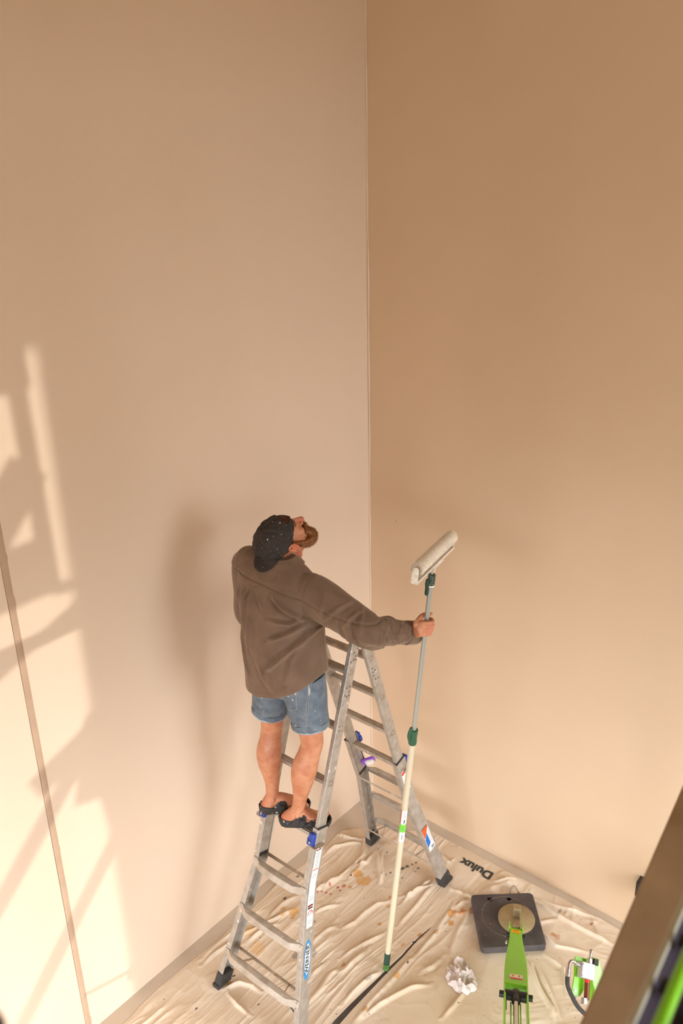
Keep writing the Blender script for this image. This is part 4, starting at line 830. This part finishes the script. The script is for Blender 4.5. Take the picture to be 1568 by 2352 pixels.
# cuff
cd=(WR-EB).normalized(); c0=EB*.14+WR*.86; V=[];F=[];n=44
cpf=[(0,.051),(.003,.0575),(.012,.0585),(.058,.0565),(.065,.0545),(.066,.048),(.056,.0465),(.01,.046)]
u_=Vector((0,0,1)); u_=(u_-cd*u_.dot(cd)).normalized(); w_=cd.cross(u_); V=[];K=len(cpf)
for i in range(n):
    qa=2*PI*i/n
    for (t,r_) in cpf: rj=r_+.0012*math.sin(qa*5+t*60)-.0015*math.exp(-((t-.010)/.003)**2)-.0015*math.exp(-((t-.055)/.003)**2); V.append(c0+cd*t+u_*(rj*1.02*math.cos(qa))+w_*(rj*.93*math.sin(qa)))
F=[(i*K+j,i*K+(j+1)%K,((i+1)%n)*K+(j+1)%K,((i+1)%n)*K+j) for i in range(n) for j in range(K)]
cf=MB().add(V,F).build('cuff',shirtm,shirt,fix=True); fattr(cf.data,'rib',np.repeat(np.arange(n),K)*(2*PI/n)*.054)
MB().disc(c0+cd*.03-u_*.054,-u_,.0065,.003,16).build('cuff_button',dark,cf)
# collar: a stand and a fallen leaf around the neck
V=[];n=52; prof=[(.0,.0),(.004,.030),(.010,.036),(.020,.030),(.036,.004),(.042,-.008),(.040,-.011),(.030,-.002),(.016,.020),(.010,.022)]
K=len(prof); ctr=PL(-.010,.010,1.520)
for i in range(n):
    qa=-PI/2-2.85+5.7*i/(n-1); c,s_=math.cos(qa),math.sin(qa); fwd_=max(0,s_)
    for a_,b_ in prof:
        a_*=.75 if s_<-.2 else 1; ra=.066+a_*(1.0+.5*fwd_); rb=.060+a_*(1.0+.6*fwd_); V.append(ctr+rv*(ra*c)+fw*(rb*s_)+Vector((0,0,b_-.022*fwd_+.004*math.sin(qa*3)-.0*a_)))
F=[(i*K+j,i*K+(j+1)%K,(i+1)*K+(j+1)%K,(i+1)*K+j) for i in range(n-1) for j in range(K)]+[tuple(range(K)),tuple((n-1)*K+j for j in range(K-1,-1,-1))]
co_=MB().add(V,F).build('collar',shirtm,shirt,fix=True,bevel=.0015); fattr(co_.data,'rib',np.repeat(np.linspace(0,.4,n),K))
# ---- the bill rests on the collar and upper back
from mathutils.bvhtree import BVHTree
_tv=[Vector(p) for p in getv(sme)]; _tf=[tuple(p.vertices) for p in sme.polygons]; _o=len(_tv)
_tv+=[Vector(p) for p in getv(co_.data)]; _tf+=[tuple(i+_o for i in p.vertices) for p in co_.data.polygons]
tb=BVHTree.FromPolygons(_tv,_tf); lift_dir=(Vector((.45,-.75,.48))).normalized()
V=[];F=[];nu,nv=22,34
for i in range(nu+1):
    u=i/nu
    for j in range(nv+1):
        v=-1+2*j/nv; az=v*.95+.18; k_=min(1,u/.35); b0_=capp(.42*(1-k_)+(EL0+.20-.14*math.cos(az))*k_,az,.0012)
        ext=.040*math.sqrt(max(0,1-(abs(v))**2.4)); out=(Vector((math.sin(az)*.2,-.9,-.35))).normalized()
        uu=max(0,(u-.35)/.65); p=H4@(b0_+out*ext*uu+Vector((0,0,-.010*(abs(v)**2)*u)))
        h=tb.ray_cast(p+lift_dir*.25,-lift_dir,.25)
        V.append((i,j,p,0 if h[0] is None else (.25-h[3])))
L_=np.array([q[3] for q in V]).reshape(nu+1,nv+1)
for _ in range(3):
    M_=L_.copy(); M_[1:-1]=np.maximum(L_[1:-1],(L_[:-2]+L_[2:])/2); M_[:,1:-1]=np.maximum(M_[:,1:-1],(L_[:,:-2]+L_[:,2:])/2); L_=M_
V=[q[2]+lift_dir*((L_[q[0],q[1]]+.004)*min(1,q[0]/nu/.14)) for q in V]
F=[(i*(nv+1)+j,i*(nv+1)+j+1,(i+1)*(nv+1)+j+1,(i+1)*(nv+1)+j) for i in range(nu) for j in range(nv)]
bl=MB().add(V,F).build('bill',capm,cap); so_=bl.modifiers.new('thick','SOLIDIFY'); so_.thickness=.003; so_.offset=0
0 and [(784+1964*((p-CO.matrix_world.translation).dot(RT))/((p-CO.matrix_world.translation).dot(FW)),1176-1964*((p-CO.matrix_world.translation).dot(UP))/((p-CO.matrix_world.translation).dot(FW))) for p in V]
0 and print('BILL',min(a for a,b in _px),max(a for a,b in _px),min(b for a,b in _px),max(b for a,b in _px),L_.max(),L_.min())
# ---- shorts
D=MB()
def legshape(sd,hemz,hw,hdp,cen):
    L=LEG[sd]; hip=Vector(L['hip']); kn=Vector(L['kn']); R=[]
    c1=Vector(cen); top=Vector((hip.x+.0*sd,hip.y,2.06)); ax_=(top-c1).normalized()
    pts=[top,top*.6+c1*.4,top*.25+c1*.75,c1]; rad=[(.112,.112),(.108,.108),(hw+.004,hdp+.004),(hw,hdp)]
    return pts,rad,ax_
HEM={-1:(Vector((.505,-1.492,1.758)),.092,.090),1:(Vector((.776,-1.480,1.785)),.094,.092)}
for sd in(-1,1):
    c1,hw,hdp=HEM[sd]; hip=Vector(LEG[sd]['hip']); top=Vector((hip.x,hip.y-.005,2.06)); ax_=(c1-top).normalized(); n=48
    P_,R_=smooth([top,top*.6+c1*.4,top*.25+c1*.75,c1],[(.108,.112),(.106,.108),(hw+.003,hdp+.003),(hw,hdp)],5)
    P_+= [c1+ax_*.001,c1-ax_*.05]; R_+=[(hw-.009,hdp-.009),(hw-.012,hdp-.012)]
    D.tube(P_,R_,n,True,up=rv)
D.ell(PL(.01,-.008,.93),(.178,.135,.14)); 
pts=[PL(.01,-.005,z) for z in(.90,.98,1.06,1.12)]; D.tube(pts,[(.182,.145),(.180,.140),(.172,.128),(.168,.122)],48,True,up=rv)
dme=remesh(D,.0048,6); v=getv(dme); nm=getn(dme); d0=v-np.array(PO); lx=d0[:,0]*ca_+d0[:,1]*sa_; ly=-d0[:,0]*sa_+d0[:,1]*ca_; lz=d0[:,2]
disp=.010*(vnoise(lx*12,lz*9,101)-.5)+.005*(vnoise(lx*30,lz*22,102)-.5); back=ly<.02
def dfold(pts,w,A,mk):
    d,sg=pl_dist(lx,lz,pts); disp[mk]+=(A*np.exp(-(d/w)**2))[mk]
dfold([(-.03,.84),(.03,.76),(.05,.70)],.012,-.008,back); dfold([(.02,.74),(.09,.72),(.18,.745)],.012,.006,back); dfold([(.03,.70),(.10,.67),(.19,.69)],.010,-.006,back); dfold([(-.16,.70),(-.10,.68),(-.04,.70)],.010,.006,back); dfold([(-.02,.95),(-.01,.80),(.01,.72)],.006,-.004,back)
# side seam and patch pocket edges
dfold([(.195,.95),(.185,.8),(.175,.64)],.004,-.0035,(ly<.06)&(lx>.1)); 
PK=[(.035,.955),(.035,.80),(.085,.775),(.135,.80),(.135,.955)]; PK2=[(-.15,.955),(-.15,.80),(-.10,.775),(-.05,.80),(-.05,.955)]
from_in=lambda pk:((lx>pk[0][0])&(lx<pk[-1][0])&(lz>.775+.025*np.abs((lx-(pk[0][0]+pk[-1][0])/2)/.05))&back)
for pk in(PK,PK2): disp+=np.where(from_in(pk),.0022,0)
setv(dme,v+nm*disp[:,None]); 
shorts=link('shorts',dme,denim,man,smooth_=False); dme.polygons.foreach_set('use_smooth',[True]*len(dme.polygons))
for sd in(-1,1):
    c1,hw,hdp=HEM[sd]; hip=Vector(LEG[sd]['hip']); ax_=(c1-Vector((hip.x,hip.y,2.06))).normalized(); u_=(rv-ax_*rv.dot(ax_)).normalized(); w_=ax_.cross(u_); V=[];n=56
    for i in range(n):
        qa=2*PI*i/n; wv=.0022*math.sin(qa*4+sd)+.0015*math.sin(qa*9)
        for t,g in((-.034,-.002),(-.032,.0042),(-.020,.0055),(-.008,.0052),(.0,.003),(.001,-.006),(-.02,-.007)): V.append(c1+ax_*(t+.002*math.sin(qa*3+sd))+u_*((hw+g+wv)*math.cos(qa))+w_*((hdp+g+wv)*math.sin(qa)))
    K=7; F=[(i*K+j,i*K+(j+1)%K,((i+1)%n)*K+(j+1)%K,((i+1)%n)*K+j) for i in range(n) for j in range(K)]
    MB().add(V,F).build('rolled_hem',denim,shorts,fix=True)
    V=[]
    for i in range(n):
        qa=2*PI*i/n; lo=.0045+(.010 if sd==1 else .004)*max(0,math.sin(qa+3.9))
        for t,g in((-.004,.0005),(lo,.0035),(lo+.0015,.001),(-.004,-.004)): V.append(c1+ax_*t+u_*((hw+g)*math.cos(qa))+w_*((hdp+g)*math.sin(qa)))
    K=4; F=[(i*K+j,i*K+(j+1)%K,((i+1)%n)*K+(j+1)%K,((i+1)%n)*K+j) for i in range(n) for j in range(K)]
    MB().add(V,F).build('hem_facing',denim_in,shorts,fix=True)
# seams stitched along pocket, sides and hems: projected on the back surface
from mathutils.bvhtree import BVHTree
bvh=BVHTree.FromPolygons([Vector(p) for p in getv(dme)],[tuple(p.vertices) for p in dme.polygons]); mb=MB()
def stitch(pts,y_from=-1,step=.0055):
    for (ax_,az_),(bx_,bz_) in zip(pts[:-1],pts[1:]):
        L_=math.hypot(bx_-ax_,bz_-az_); k=max(1,int(L_/step))
        for i in range(k):
            t=i/k; t2=t+.62/k; P_=[]
            for tt in(t,t2):
                o=PL(ax_+(bx_-ax_)*tt,-.6,az_+(bz_-az_)*tt); h_=bvh.ray_cast(o,fw); P_.append(h_[0])
            if P_[0] is not None and P_[1] is not None and (P_[0]-P_[1]).length<.02: mb.bar(P_[0]-fw*.0006,P_[1]-fw*.0006,.0012,.0008,(1,0,0))
for pk in(PK,PK2): stitch(pk)
stitch([(.186,.95),(.178,.8),(.170,.66)]); stitch([(.192,.95),(.184,.8),(.176,.66)]); stitch([(-.03,.95),(-.012,.80)])
mb.build('denim_stitching',mat('pale_thread',(196,184,166),.9),shorts,smooth_=False)['kind']='stuff'
# ---- clogs: moulded footbed with a raised rim, instep straps, buckle
for sd in(-1,1):
    L=LEG[sd]; h=Vector(L['heel']); fx=L['f']; sx=L['s']; z0=1.1155
    def cp(f_,s_,z_): return Vector((h.x,h.y,0))+fx*f_+sx*(s_)+Vector((0,0,z0+z_))
    def half(f_):  # sole half width along its length
        t=(f_+.045)/.278; t=min(max(t,0),1); return np.interp(t,[0,.04,.12,.3,.5,.75,.9,.97,1],[.0,.024,.037,.039,.038,.050,.044,.027,.0])
    N=34; top=[];V=[];F=[]; ring=[]
    for i in range(N+1): f_=-.045+.278*(.5-.5*math.cos(PI*i/N)); ring.append((f_,half(f_)))
    out=[(f_,w+ .0) for f_,w in ring]+[(f_,-w) for f_,w in ring[-2:0:-1]]; n=len(out)
    cen=.10
    def lev(scale,inset,z_): 
        r_=[]
        for f_,w in out:
            ff=cen+(f_-cen)*(1-inset/.15); ww=math.copysign(max(0,abs(w)-inset),w) if w else 0; hz_=z_
            if z_>.02: hz_=z_+.012*math.exp(-((f_+.03)/.06)**2)-.006*math.exp(-((f_-.20)/.05)**2)
            r_.append(cp(ff,ww,hz_))
        return r_
    LV_=[lev(1,.004,0),lev(1,.0,.004),lev(1,-.003,.020),lev(1,-.004,.036),lev(1,-.001,.040),lev(1,.003,.038),lev(1,.006,.022),lev(1,.012,.019)]
    V=[p for r_ in LV_ for p in r_]; F=[(i*n+j,i*n+(j+1)%n,(i+1)*n+(j+1)%n,(i+1)*n+j) for i in range(len(LV_)-1) for j in range(n)]+[tuple(range(n-1,-1,-1)),tuple((len(LV_)-1)*n+j for j in range(n))]
    cg=MB().add(V,F).build('sandal',clogm,man,fix=True)
    # straps arch over the foot
    for k_,(f0,f1,hgt,wd) in enumerate(((.072,.098,.086,.020),(.142,.152,.052,.015))):
        V=[];m_=22
        for i in range(m_+1):
            qa=PI*i/m_; hw_=half(f0)+.004; c,s_=math.cos(qa),math.sin(qa)
            x_=hw_*math.copysign(abs(c)**.8,c); z_=.026+(hgt-.026)*abs(s_)**.75; fc=f0+(f1-f0)*s_*.8-.006
            for a_,g in((-wd-.034*(1-s_)**1.6,0),(wd+.014*(1-s_),0),(wd+.014*(1-s_),.004),(-wd-.034*(1-s_)**1.6,.004)): V.append(cp(fc+a_,x_*(1+g/.04),z_+g*s_+g*.3))
        F=[(i*4+j,i*4+(j+1)%4,(i+1)*4+(j+1)%4,(i+1)*4+j) for i in range(m_) for j in range(4)]+[(0,1,2,3),(m_*4+3,m_*4+2,m_*4+1,m_*4)]
        sp=MB().add(V,F).build('strap',clogm,cg,fix=True,bevel=.001)
        qa=PI*.22 if True else 0; c,s_=math.cos(qa),math.sin(qa); hw_=half(f0)+.010; p=cp(f0+(f1-f0)*s_*.8-.004,hw_*c**.8,.026+(hgt-.026)*s_**.75); 
        axx=(cp(0,hw_,.0)-cp(0,0,0)).normalized(); up2=(Vector((0,0,1))*c-axx*s_).normalized(); n3=fx.cross(up2).normalized()
        if n3.dot(axx)<0: n3=-n3
        bk=MB(); 
        for a_,b_,h1,h2 in((0,.013,.014,.003),(0,-.013,.014,.003),(.012,0,.003,.014),(-.012,0,.003,.014)): bk.box(p+fx*a_+up2*b_+n3*.002,(h1,h2,.003),(fx,up2,n3))
        bk.box(p+n3*.002-up2*.004,(.0015,.010,.002),(fx,up2,n3)); bk.build('buckle',dark,sp,bevel=.0008)
        MB().box(p-up2*.026+n3*.001,(.011,.012,.002),(fx,up2,n3)).build('strap_end',clogm,sp,bevel=.002)

# ================================================================ outrigger pad
pad=tag(empty('outrigger_pad',(1.43,-.45,0)),'square dark plastic pad with two grip holes and a rope loop under the green outrigger','pad')
cs=[Vector(p) for p in ((1.138,-.438,0),(1.436,-.177,0),(1.697,-.487,0),(1.408,-.751,0))]
def rrect(cs,rad,z,ins=0,k=6):
    ctr=sum(cs,Vector())/4; out=[]
    for i in range(4):
        p=cs[i]; a_=(cs[i-1]-p).normalized(); b_=(cs[(i+1)%4]-p).normalized(); p=p+(a_+b_)*ins
        for j in range(k+1):
            t=j/k; q=p+a_*rad*(1-t)**2+b_*rad*t**2; out.append(Vector((q.x,q.y,z)))
    return out
PZ=.012; lv=[rrect(cs,.03,PZ,.008),rrect(cs,.03,PZ+.008,0),rrect(cs,.03,PZ+.040,0),rrect(cs,.03,PZ+.048,.007)]
n=len(lv[0]); V=[p for r_ in lv for p in r_]; F=[(i*n+j,i*n+(j+1)%n,(i+1)*n+(j+1)%n,(i+1)*n+j) for i in range(3) for j in range(n)]+[tuple(range(n-1,-1,-1))]
# top with two round grip holes and an engraved ring: fill by triangulated bmesh
bm=bmesh.new(); vs=[bm.verts.new(p) for p in V]
for f in F: bm.faces.new([vs[i] for i in f])
topz=PZ+.048; eds=[]
tv=vs[3*n:4*n]
for j in range(n): eds.append(bm.edges.get((tv[j],tv[(j+1)%n])))
hx=(cs[1]-cs[0]).normalized(); hy=(cs[3]-cs[0]).normalized(); holes=[cs[0]+hx*.115+hy*.045,cs[0]+hx*.235+hy*.045]
for hc in holes:
    a_=[bm.verts.new((hc.x+.017*math.cos(q),hc.y+.017*math.sin(q),topz)) for q in np.linspace(0,2*PI,18,endpoint=False)]; b_=[bm.verts.new((p.co.x,p.co.y,PZ+.004)) for p in a_]
    for j in range(18): eds.append(bm.edges.new((a_[j],a_[(j+1)%18]))); bm.faces.new((a_[j],a_[(j+1)%18],b_[(j+1)%18],b_[j]))
    bm.faces.new(b_)
bmesh.ops.triangle_fill(bm,edges=eds,use_beauty=True); bmesh.ops.recalc_face_normals(bm,faces=bm.faces)
me=bpy.data.meshes.new('slab'); bm.to_mesh(me); bm.free(); link('slab',me,padm,pad)
mb=MB(); c=Vector((1.405,-.445,topz)); V=[]
for rr_,z_ in((.150,-.001),(.151,.0012),(.154,.0012),(.155,-.001)): V+=[(c.x+rr_*math.cos(q),c.y+rr_*math.sin(q),c.z+z_) for q in np.linspace(0,2*PI,64,endpoint=False)]
MB().add(V,[(r_*64+j,r_*64+(j+1)%64,(r_+1)*64+(j+1)%64,(r_+1)*64+j) for r_ in range(3) for j in range(64)]).build('raised_ring',mat('ring_scuff',(118,104,94),.8),pad)
P_=[Vector((holes[1].x,holes[1].y,.03))+hx*.02-hy*.02,Vector((holes[1].x,holes[1].y,.05))-hy*.055+hx*.02,Vector((holes[1].x,holes[1].y,.085))-hy*.075+hx*.045,Vector((holes[1].x,holes[1].y,.05))-hy*.055+hx*.075,Vector((holes[1].x,holes[1].y,.025))-hy*.035+hx*.078]
Q_,R_=smooth(P_,[.005]*5,5); MB().tube(Q_,[.0055]*len(Q_),10).build('rope_loop',mat('rope',(150,134,112),.9),pad)
# ================================================================ lift: foot, outrigger, ram, valve block
lift=tag(empty('boom_lift',(2.6,-2.0,0)),'bright green tracked lift with its outrigger foot planted on the black pad','lift')
fc=Vector((1.462,-.432,topz+.006))
MB().tube([fc-Vector((0,0,.006)),fc-Vector((0,0,.004)),fc+Vector((0,0,.006)),fc+Vector((0,0,.010))],[.108,.112,.112,.107],48).build('foot_disc',discm,lift)
A0=Vector((1.545,-.600,.175)); A1=Vector((1.800,-1.080,.385)); A2=Vector((2.08,-1.60,.62)); A2b=A2
ad=(A1-A0).normalized(); asd=ad.cross(Vector((0,0,1))).normalized(); aup=asd.cross(ad).normalized()
MB().box(fc+Vector((0,0,.055)),(.024,.030,.040),(asd,ad,(0,0,1))).build('foot_post',discm,lift,bevel=.005)
MB().box((fc+A0)/2+Vector((0,0,.006)),(.024,.085,.016),(asd,(A0-fc).normalized(),aup)).build('foot_neck',discm,lift,bevel=.005)
# tapering arm: top plate and two cheeks
w0_,w1_=.036,.062; mb=MB()
def cross(p,w,h): return [p-asd*w+aup*0,p+asd*w,p+asd*w-aup*h,p-asd*w-aup*h]
ptsA=[(A0-ad*.03,w0_,.05),(A0+ad*.10,w0_+.001,.06),(A0+ad*.34,w1_-.004,.08),(A0+ad*.44,w1_,.085),(A1,w1_,.09)]
V=[p for q_ in ptsA for p in cross(*q_)]; F=[(i*4+j,i*4+(j+1)%4,(i+1)*4+(j+1)%4,(i+1)*4+j) for i in range(4) for j in range(4)]+[(0,1,2,3),(19,18,17,16)]
MB().add(V,F).build('outrigger_arm',green,lift,fix=True,bevel=.004)
for sg in(-1,1):
    MB().box(A0+ad*.0+asd*sg*(w0_+.002)-ad*.03+aup*.004,(.004,.03,.016),(asd,ad,aup)).build('arm_lug',green,lift,bevel=.002)
    MB().disc(A0+asd*sg*(w0_+.010)+ad*.045-aup*.012,asd,.014,.018,18).build('pivot_bolt',dark if sg<0 else dark,lift,bevel=.002)
MB().limb([A0+asd*(w0_+.012)+ad*.09-aup*.03,A0+asd*(w0_+.016)+ad*.105-aup*.03],[(.009,.009)]*2,n=12,sub=2).build('grease_nipple',zinc,lift)
# forks
for sg in(-1,1):
    MB().bar(A1+asd*sg*(w1_-.005)-aup*.045-ad*.02,A2+asd*sg*(w1_-.005)-aup*.03,.010,.085,asd).build('fork_plate',green,lift,bevel=.002)
    MB().disc(A1+ad*.075+asd*sg*(w1_+.010)-aup*.02,asd,.017,.026,18).build('pin_head',dark,lift,bevel=.003)
MB().tube([A1+ad*.075-asd*.056-aup*.02,A1+ad*.075+asd*.056-aup*.02],[.026,.026],24).build('ram_pin',dark,lift)
MB().tube([A1+ad*.09-aup*.02,A2+ad*.3-aup*.01],[.0145,.0145],24).build('ram_rod',steel,lift)
for sg in(-1,1): MB().bar(A1+ad*.10+asd*sg*.024-aup*.05,A2+asd*sg*.024-aup*.05,.006,.02,asd).build('ram_guard',green,lift)
MB().limb([A1+ad*.055-aup*.02+asd*.0,A1+ad*.13-aup*.02],[(.026,.026),(.022,.022)],n=20,sub=3).build('ram_eye',dark,lift)
MB().box(A1+ad*.16+asd*.050-aup*.02,(.004,.04,.008),(asd,ad,aup)).build('guard_strip',dark,lift)
# decals
dy=MB().box(A0+ad*.020+aup*.0016,(.026,.019,.0006),(asd,ad,aup)).build('yellow_decal',yellow,lift,smooth_=False)
mb=MB(); cc=A0+ad*.020+aup*.0028; mb.bar(cc-asd*.014+ad*.006,cc+asd*.0-ad*.006,.003,.0006,aup.cross(asd)); mb.bar(cc+asd*0-ad*.006,cc+asd*.014+ad*.002,.003,.0006,ad); mb.build('bent_arrow',black,dy,smooth_=False)
dw=MB().box(A0+ad*.515+aup*.0016,(.034,.024,.0006),(asd,ad,aup)).build('warning_decal',white,lift,smooth_=False)
MB().box(A0+ad*.532+aup*.0026,(.033,.006,.0004),(asd,ad,aup)).build('red_strip',red,dw,smooth_=False)
for sg in(-1,1):
    c=A0+ad*.508+asd*sg*.016+aup*.0028; tri=MB().add([c-asd*.012-ad*.010,c+asd*.012-ad*.010,c+ad*.011],[(0,1,2)]).build('warning_triangle',yellow,dw,smooth_=False)
    MB().bar(c-ad*.006+aup*.0006,c+ad*.004+aup*.0006,.003,.0004,asd).build('warning_mark',black,tri,smooth_=False)
# valve block on the near outrigger
vb=Vector((2.138,-1.029,.687)); vx=(RT*.93-UP*.36+FW*.2).normalized(); vn=(-FW*.85+UP*.5); vn=(vn-vx*vn.dot(vx)).normalized(); vy=vn.cross(vx)
S0=1.0
MB().box(vb,(.036,.036,.022),(vx,vy,vn)).build('valve_block',alblk,lift,bevel=.003)
for a_,b_ in((-.026,.024),(-.026,-.026)): MB().disc(vb+vx*a_+vy*b_+vn*.023,vn,.006,.004,14).build('valve_screw',zinc,lift)
mb=MB()
for i in range(2): mb.bar(vb+vx*(.006+.012*i)+vy*(.012-.0*i)+vn*.0224,vb+vx*(.006+.012*i)-vy*(.022-.01*i)+vn*.0224,.0012,.0003,vx)
mb.build('engraving',grey,lift)['kind']='stuff'
pl_=[(-.050,.040),(-.046,.052),(-.036,.056),(.05,.056),(.05,-.02),(-.006,-.115),(-.04,-.118),(-.052,-.104),(-.045,-.03)]
MB().prism([(x_,y_) for x_,y_ in pl_],vb-vn*.034,vb-vn*.026,vx).build('bracket_plate',green,lift,bevel=.0012)
MB().disc(vb+vx*-.036-vy*.096-vn*.024,vn,.006,.004,16).build('bracket_rivet',zinc,lift)
MB().tube([vb+vy*.03+vx*.018,vb+vy*.058+vx*.018],[.013,.013],6).build('hex_nut',zinc,lift,smooth_=False,bevel=.001)
MB().limb([vb+vy*.058+vx*.018,vb+vy*.078+vx*.020,vb+vy*.094+vx*.022],[(.006,.006),(.007,.007),(.010,.010)],n=18,sub=4).build('bleed_valve',chrome,lift)
MB().tube([vb-vx*.034+vy*.018,vb-vx*.062+vy*.018],[.012,.012],6).build('hex_nut',zinc,lift,smooth_=False,bevel=.001)
P_,R_=smooth([vb-vx*.055+vy*.018,vb-vx*.080+vy*.026,vb-vx*.094+vy*.012,vb-vx*.098-vy*.018],[.0085]*4,5); MB().tube(P_,R_,14).build('elbow_fitting',chrome,lift)
MB().tube([vb-vx*.098-vy*.014,vb-vx*.100-vy*.048],[.0115,.0125],18).build('hose_ferrule',zinc,lift,bevel=.001)
P_,R_=smooth([vb-vx*.100-vy*.044,vb-vx*.096-vy*.085,vb-vx*.068-vy*.125,vb-vx*.02-vy*.165-vn*.01,vb+vx*.06-vy*.20-vn*.02],[.0105]*5,6); MB().tube(P_,R_,16).build('hydraulic_hose',rubber,lift)
MB().tube([vb+vx*.010-vy*.034,vb+vx*.011-vy*.052],[.013,.013],16).build('red_cap',red,lift,bevel=.002)
MB().tube([vb+vx*.011-vy*.050,vb+vx*.014-vy*.125],[.013,.013],18).build('amber_cylinder',mat('dark_amber',(112,46,20),.3),lift)
MB().tube([vb+vx*.0-vy*.118,vb+vx*.002-vy*.145],[.015,.015],6).build('hex_nut',zinc,lift,smooth_=False,bevel=.001)
MB().bar(vb+vx*.05-vn*.05+vy*.06,vb+vx*.30-vn*.12-vy*.40,.07,.07,vx).build('outrigger_beam',green,lift,bevel=.004)
MB().box(vb+vx*.055+vy*.050-vn*.01,(.014,.014,.012),(vx,vy,vn)).build('sensor_box',rubber,lift,bevel=.003)
# unseen bars added to the lift, shaped to shade the left wall's sun patches
OX=4.2; SH_=(-SUN_DIR.y/-SUN_DIR.x,)
def wp(y,z): k=OX/-SUN_DIR.x; return Vector((OX,y-SUN_DIR.y*k,z-SUN_DIR.z*k))
def shade_bar(name,y0,z0,y1,z1,w,m=green): MB().bar(wp(y0,z0),wp(y1,z1),.06,w,(1,0,0)).build(name,m,lift,bevel=.006)
shade_bar('shade_post',-2.31,2.62,-2.33,3.85,.075)
shade_bar('shade_top_bar',-2.27,3.66,-3.3,3.62,.22)
shade_bar('shade_strut',-2.33,3.22,-3.3,2.10,.20)
shade_bar('shade_beam',-2.29,2.76,-3.3,2.73,.27)
shade_bar('thin_shade_bar',-2.16,2.61,-2.30,2.63,.05,dark)
shade_bar('thin_shade_bar',-2.14,2.53,-3.2,2.12,.05,dark)
shade_bar('lower_shade_bar',-2.10,1.86,-2.56,1.68,.13)
shade_bar('shade_block',-2.17,1.90,-2.30,1.44,.16)
shade_bar('lower_shade_bar',-2.30,1.72,-2.90,1.12,.10)
shade_bar('shade_brace',-2.22,1.45,-2.16,1.02,.035)
shade_bar('shade_strut',-2.08,1.22,-2.95,.30,.095)
shade_bar('shade_mast',-3.25,3.7,-3.25,-.83,.14)
# ================================================================ rag
def crumple(name,ctr,rx,ry,rz,ang,seed,m):
    n=90; V=[];F=[]; X,Y=np.meshgrid(np.linspace(-1,1,n),np.linspace(-1,1,n)); rr_=np.hypot(X,Y)+1e-6; sc=np.maximum(np.abs(X),np.abs(Y))/rr_; x=X*sc;y=Y*sc   # disc
    th=np.arctan2(y,x); r_=np.hypot(x,y); rad=.78+.35*vnoise(th*1.6+9,th*0,seed)+.12*vnoise(th*5+9,th*0,seed+1)
    rd=lambda f,s_:1-np.abs(2*vnoise(x*f+9+.5*vnoise(x*3,y*3,s_+7),y*f+9,s_)-1)
    h=(rz*(.25+.75*rd(1.6,seed+2)**2+.45*rd(3.4,seed+3)**3+.12*rd(7,seed+4)**2))*np.clip((1-r_)*5,0,1)**.6*(1-.3*r_)
    px=x*rad*rx+.012*(vnoise(x*6,y*6,seed+5)-.5);py=y*rad*ry+.012*(vnoise(x*6,y*6,seed+6)-.5); c,s_=math.cos(ang),math.sin(ang)
    wx=ctr[0]+px*c-py*s_; wy=ctr[1]+px*s_+py*c; wz=cloth_h(wx,wy)+h+.003
    co=np.stack([wx,wy,wz],-1).reshape(-1,3); idx=np.arange(n*n).reshape(n,n); f=np.stack([idx[:-1,:-1],idx[:-1,1:],idx[1:,1:],idx[1:,:-1]],-1).reshape(-1,4)
    o=MB().add([tuple(p) for p in co],[tuple(q) for q in f]).build(name,m,smooth_=False); o.data.polygons.foreach_set('use_smooth',[True]*len(o.data.polygons)); s2=o.modifiers.new('t','SOLIDIFY'); s2.thickness=.002; return o
tag(crumple('rag',(1.40,-.955),.115,.075,.050,-.35,7,ragm),'crumpled white rag lying on the drop cloth left of the green outrigger','rag')
# ================================================================ foreground
bd=tag(empty('capping_board',(2.88,-3.0,2.0)),'wide brown board running blurred across the lower right foreground','board')
BX0,BX1=2.829,2.937
MB().bar((3.03,-4.15,2.97),(2.636,-.6,2.97),.093,.06,(1,0,0)).build('board_top',boardm,bd,bevel=.004)
for y_ in(-3.9,-2.3,-.8): MB().box((3.03-(y_+4.15)*.111,y_,1.485),(.03,.03,1.455)).build('board_post',mat('post_grey',(90,84,78),.6),bd,bevel=.003)
bk=tag(empty('lift_basket',(3.25,-3.6,3.3)),'green railed lift basket with a pale edge at the lower right corner of the picture','lift basket')
MB().bar((3.092,-4.2,3.385),(2.92,-1.7,3.385),.009,.024,(1,0,0)).build('pale_edge',mat('pale_grey_edge',(196,192,176),.5),bk,bevel=.002)
MB().bar((3.104,-4.2,3.375),(2.932,-1.7,3.375),.018,.012,(1,0,0)).build('violet_strip',mat('violet_grey',(84,78,104),.5),bk)
MB().tube([(3.121,-4.15,3.41),(2.952,-1.7,3.41)],[.0085,.0085],18).build('green_rail',green,bk)
for y_ in np.arange(-4.1,-1.7,.085):
    MB().box((3.042-(y_+3.18)*.069,y_,3.392),(.007,.007,.008)).build('rail_bracket',dark,bk,bevel=.001)
MB().bar((3.34,-4.2,3.29),(3.17,-1.7,3.29),.44,.024,(1,0,0)).build('basket_floor',mat('black_tread',(30,27,26),.8,0,60,.3,120,.5,.003),bk,bevel=.003)
for y_ in(-3.5,-3.2,-2.9): MB().box((3.2,y_,3.315),(.12,.012,.012)).build('floor_rib',dark,bk,bevel=.003)
bk.location.x-=.015
tag(MB().limb([(2.655,-3.955,3.695),(2.676,-3.922,3.706)],[(.030,.030),(.022,.022)],n=24).build('camera_strap',dark),'out of focus black edge in the lower left corner of the picture','strap')
wb=tag(MB().box((2.072,-.032,.375),(.045,.032,.055)).build('wall_box',dark,bevel=.006),'small black box on the right wall beside the brown board','wall box')
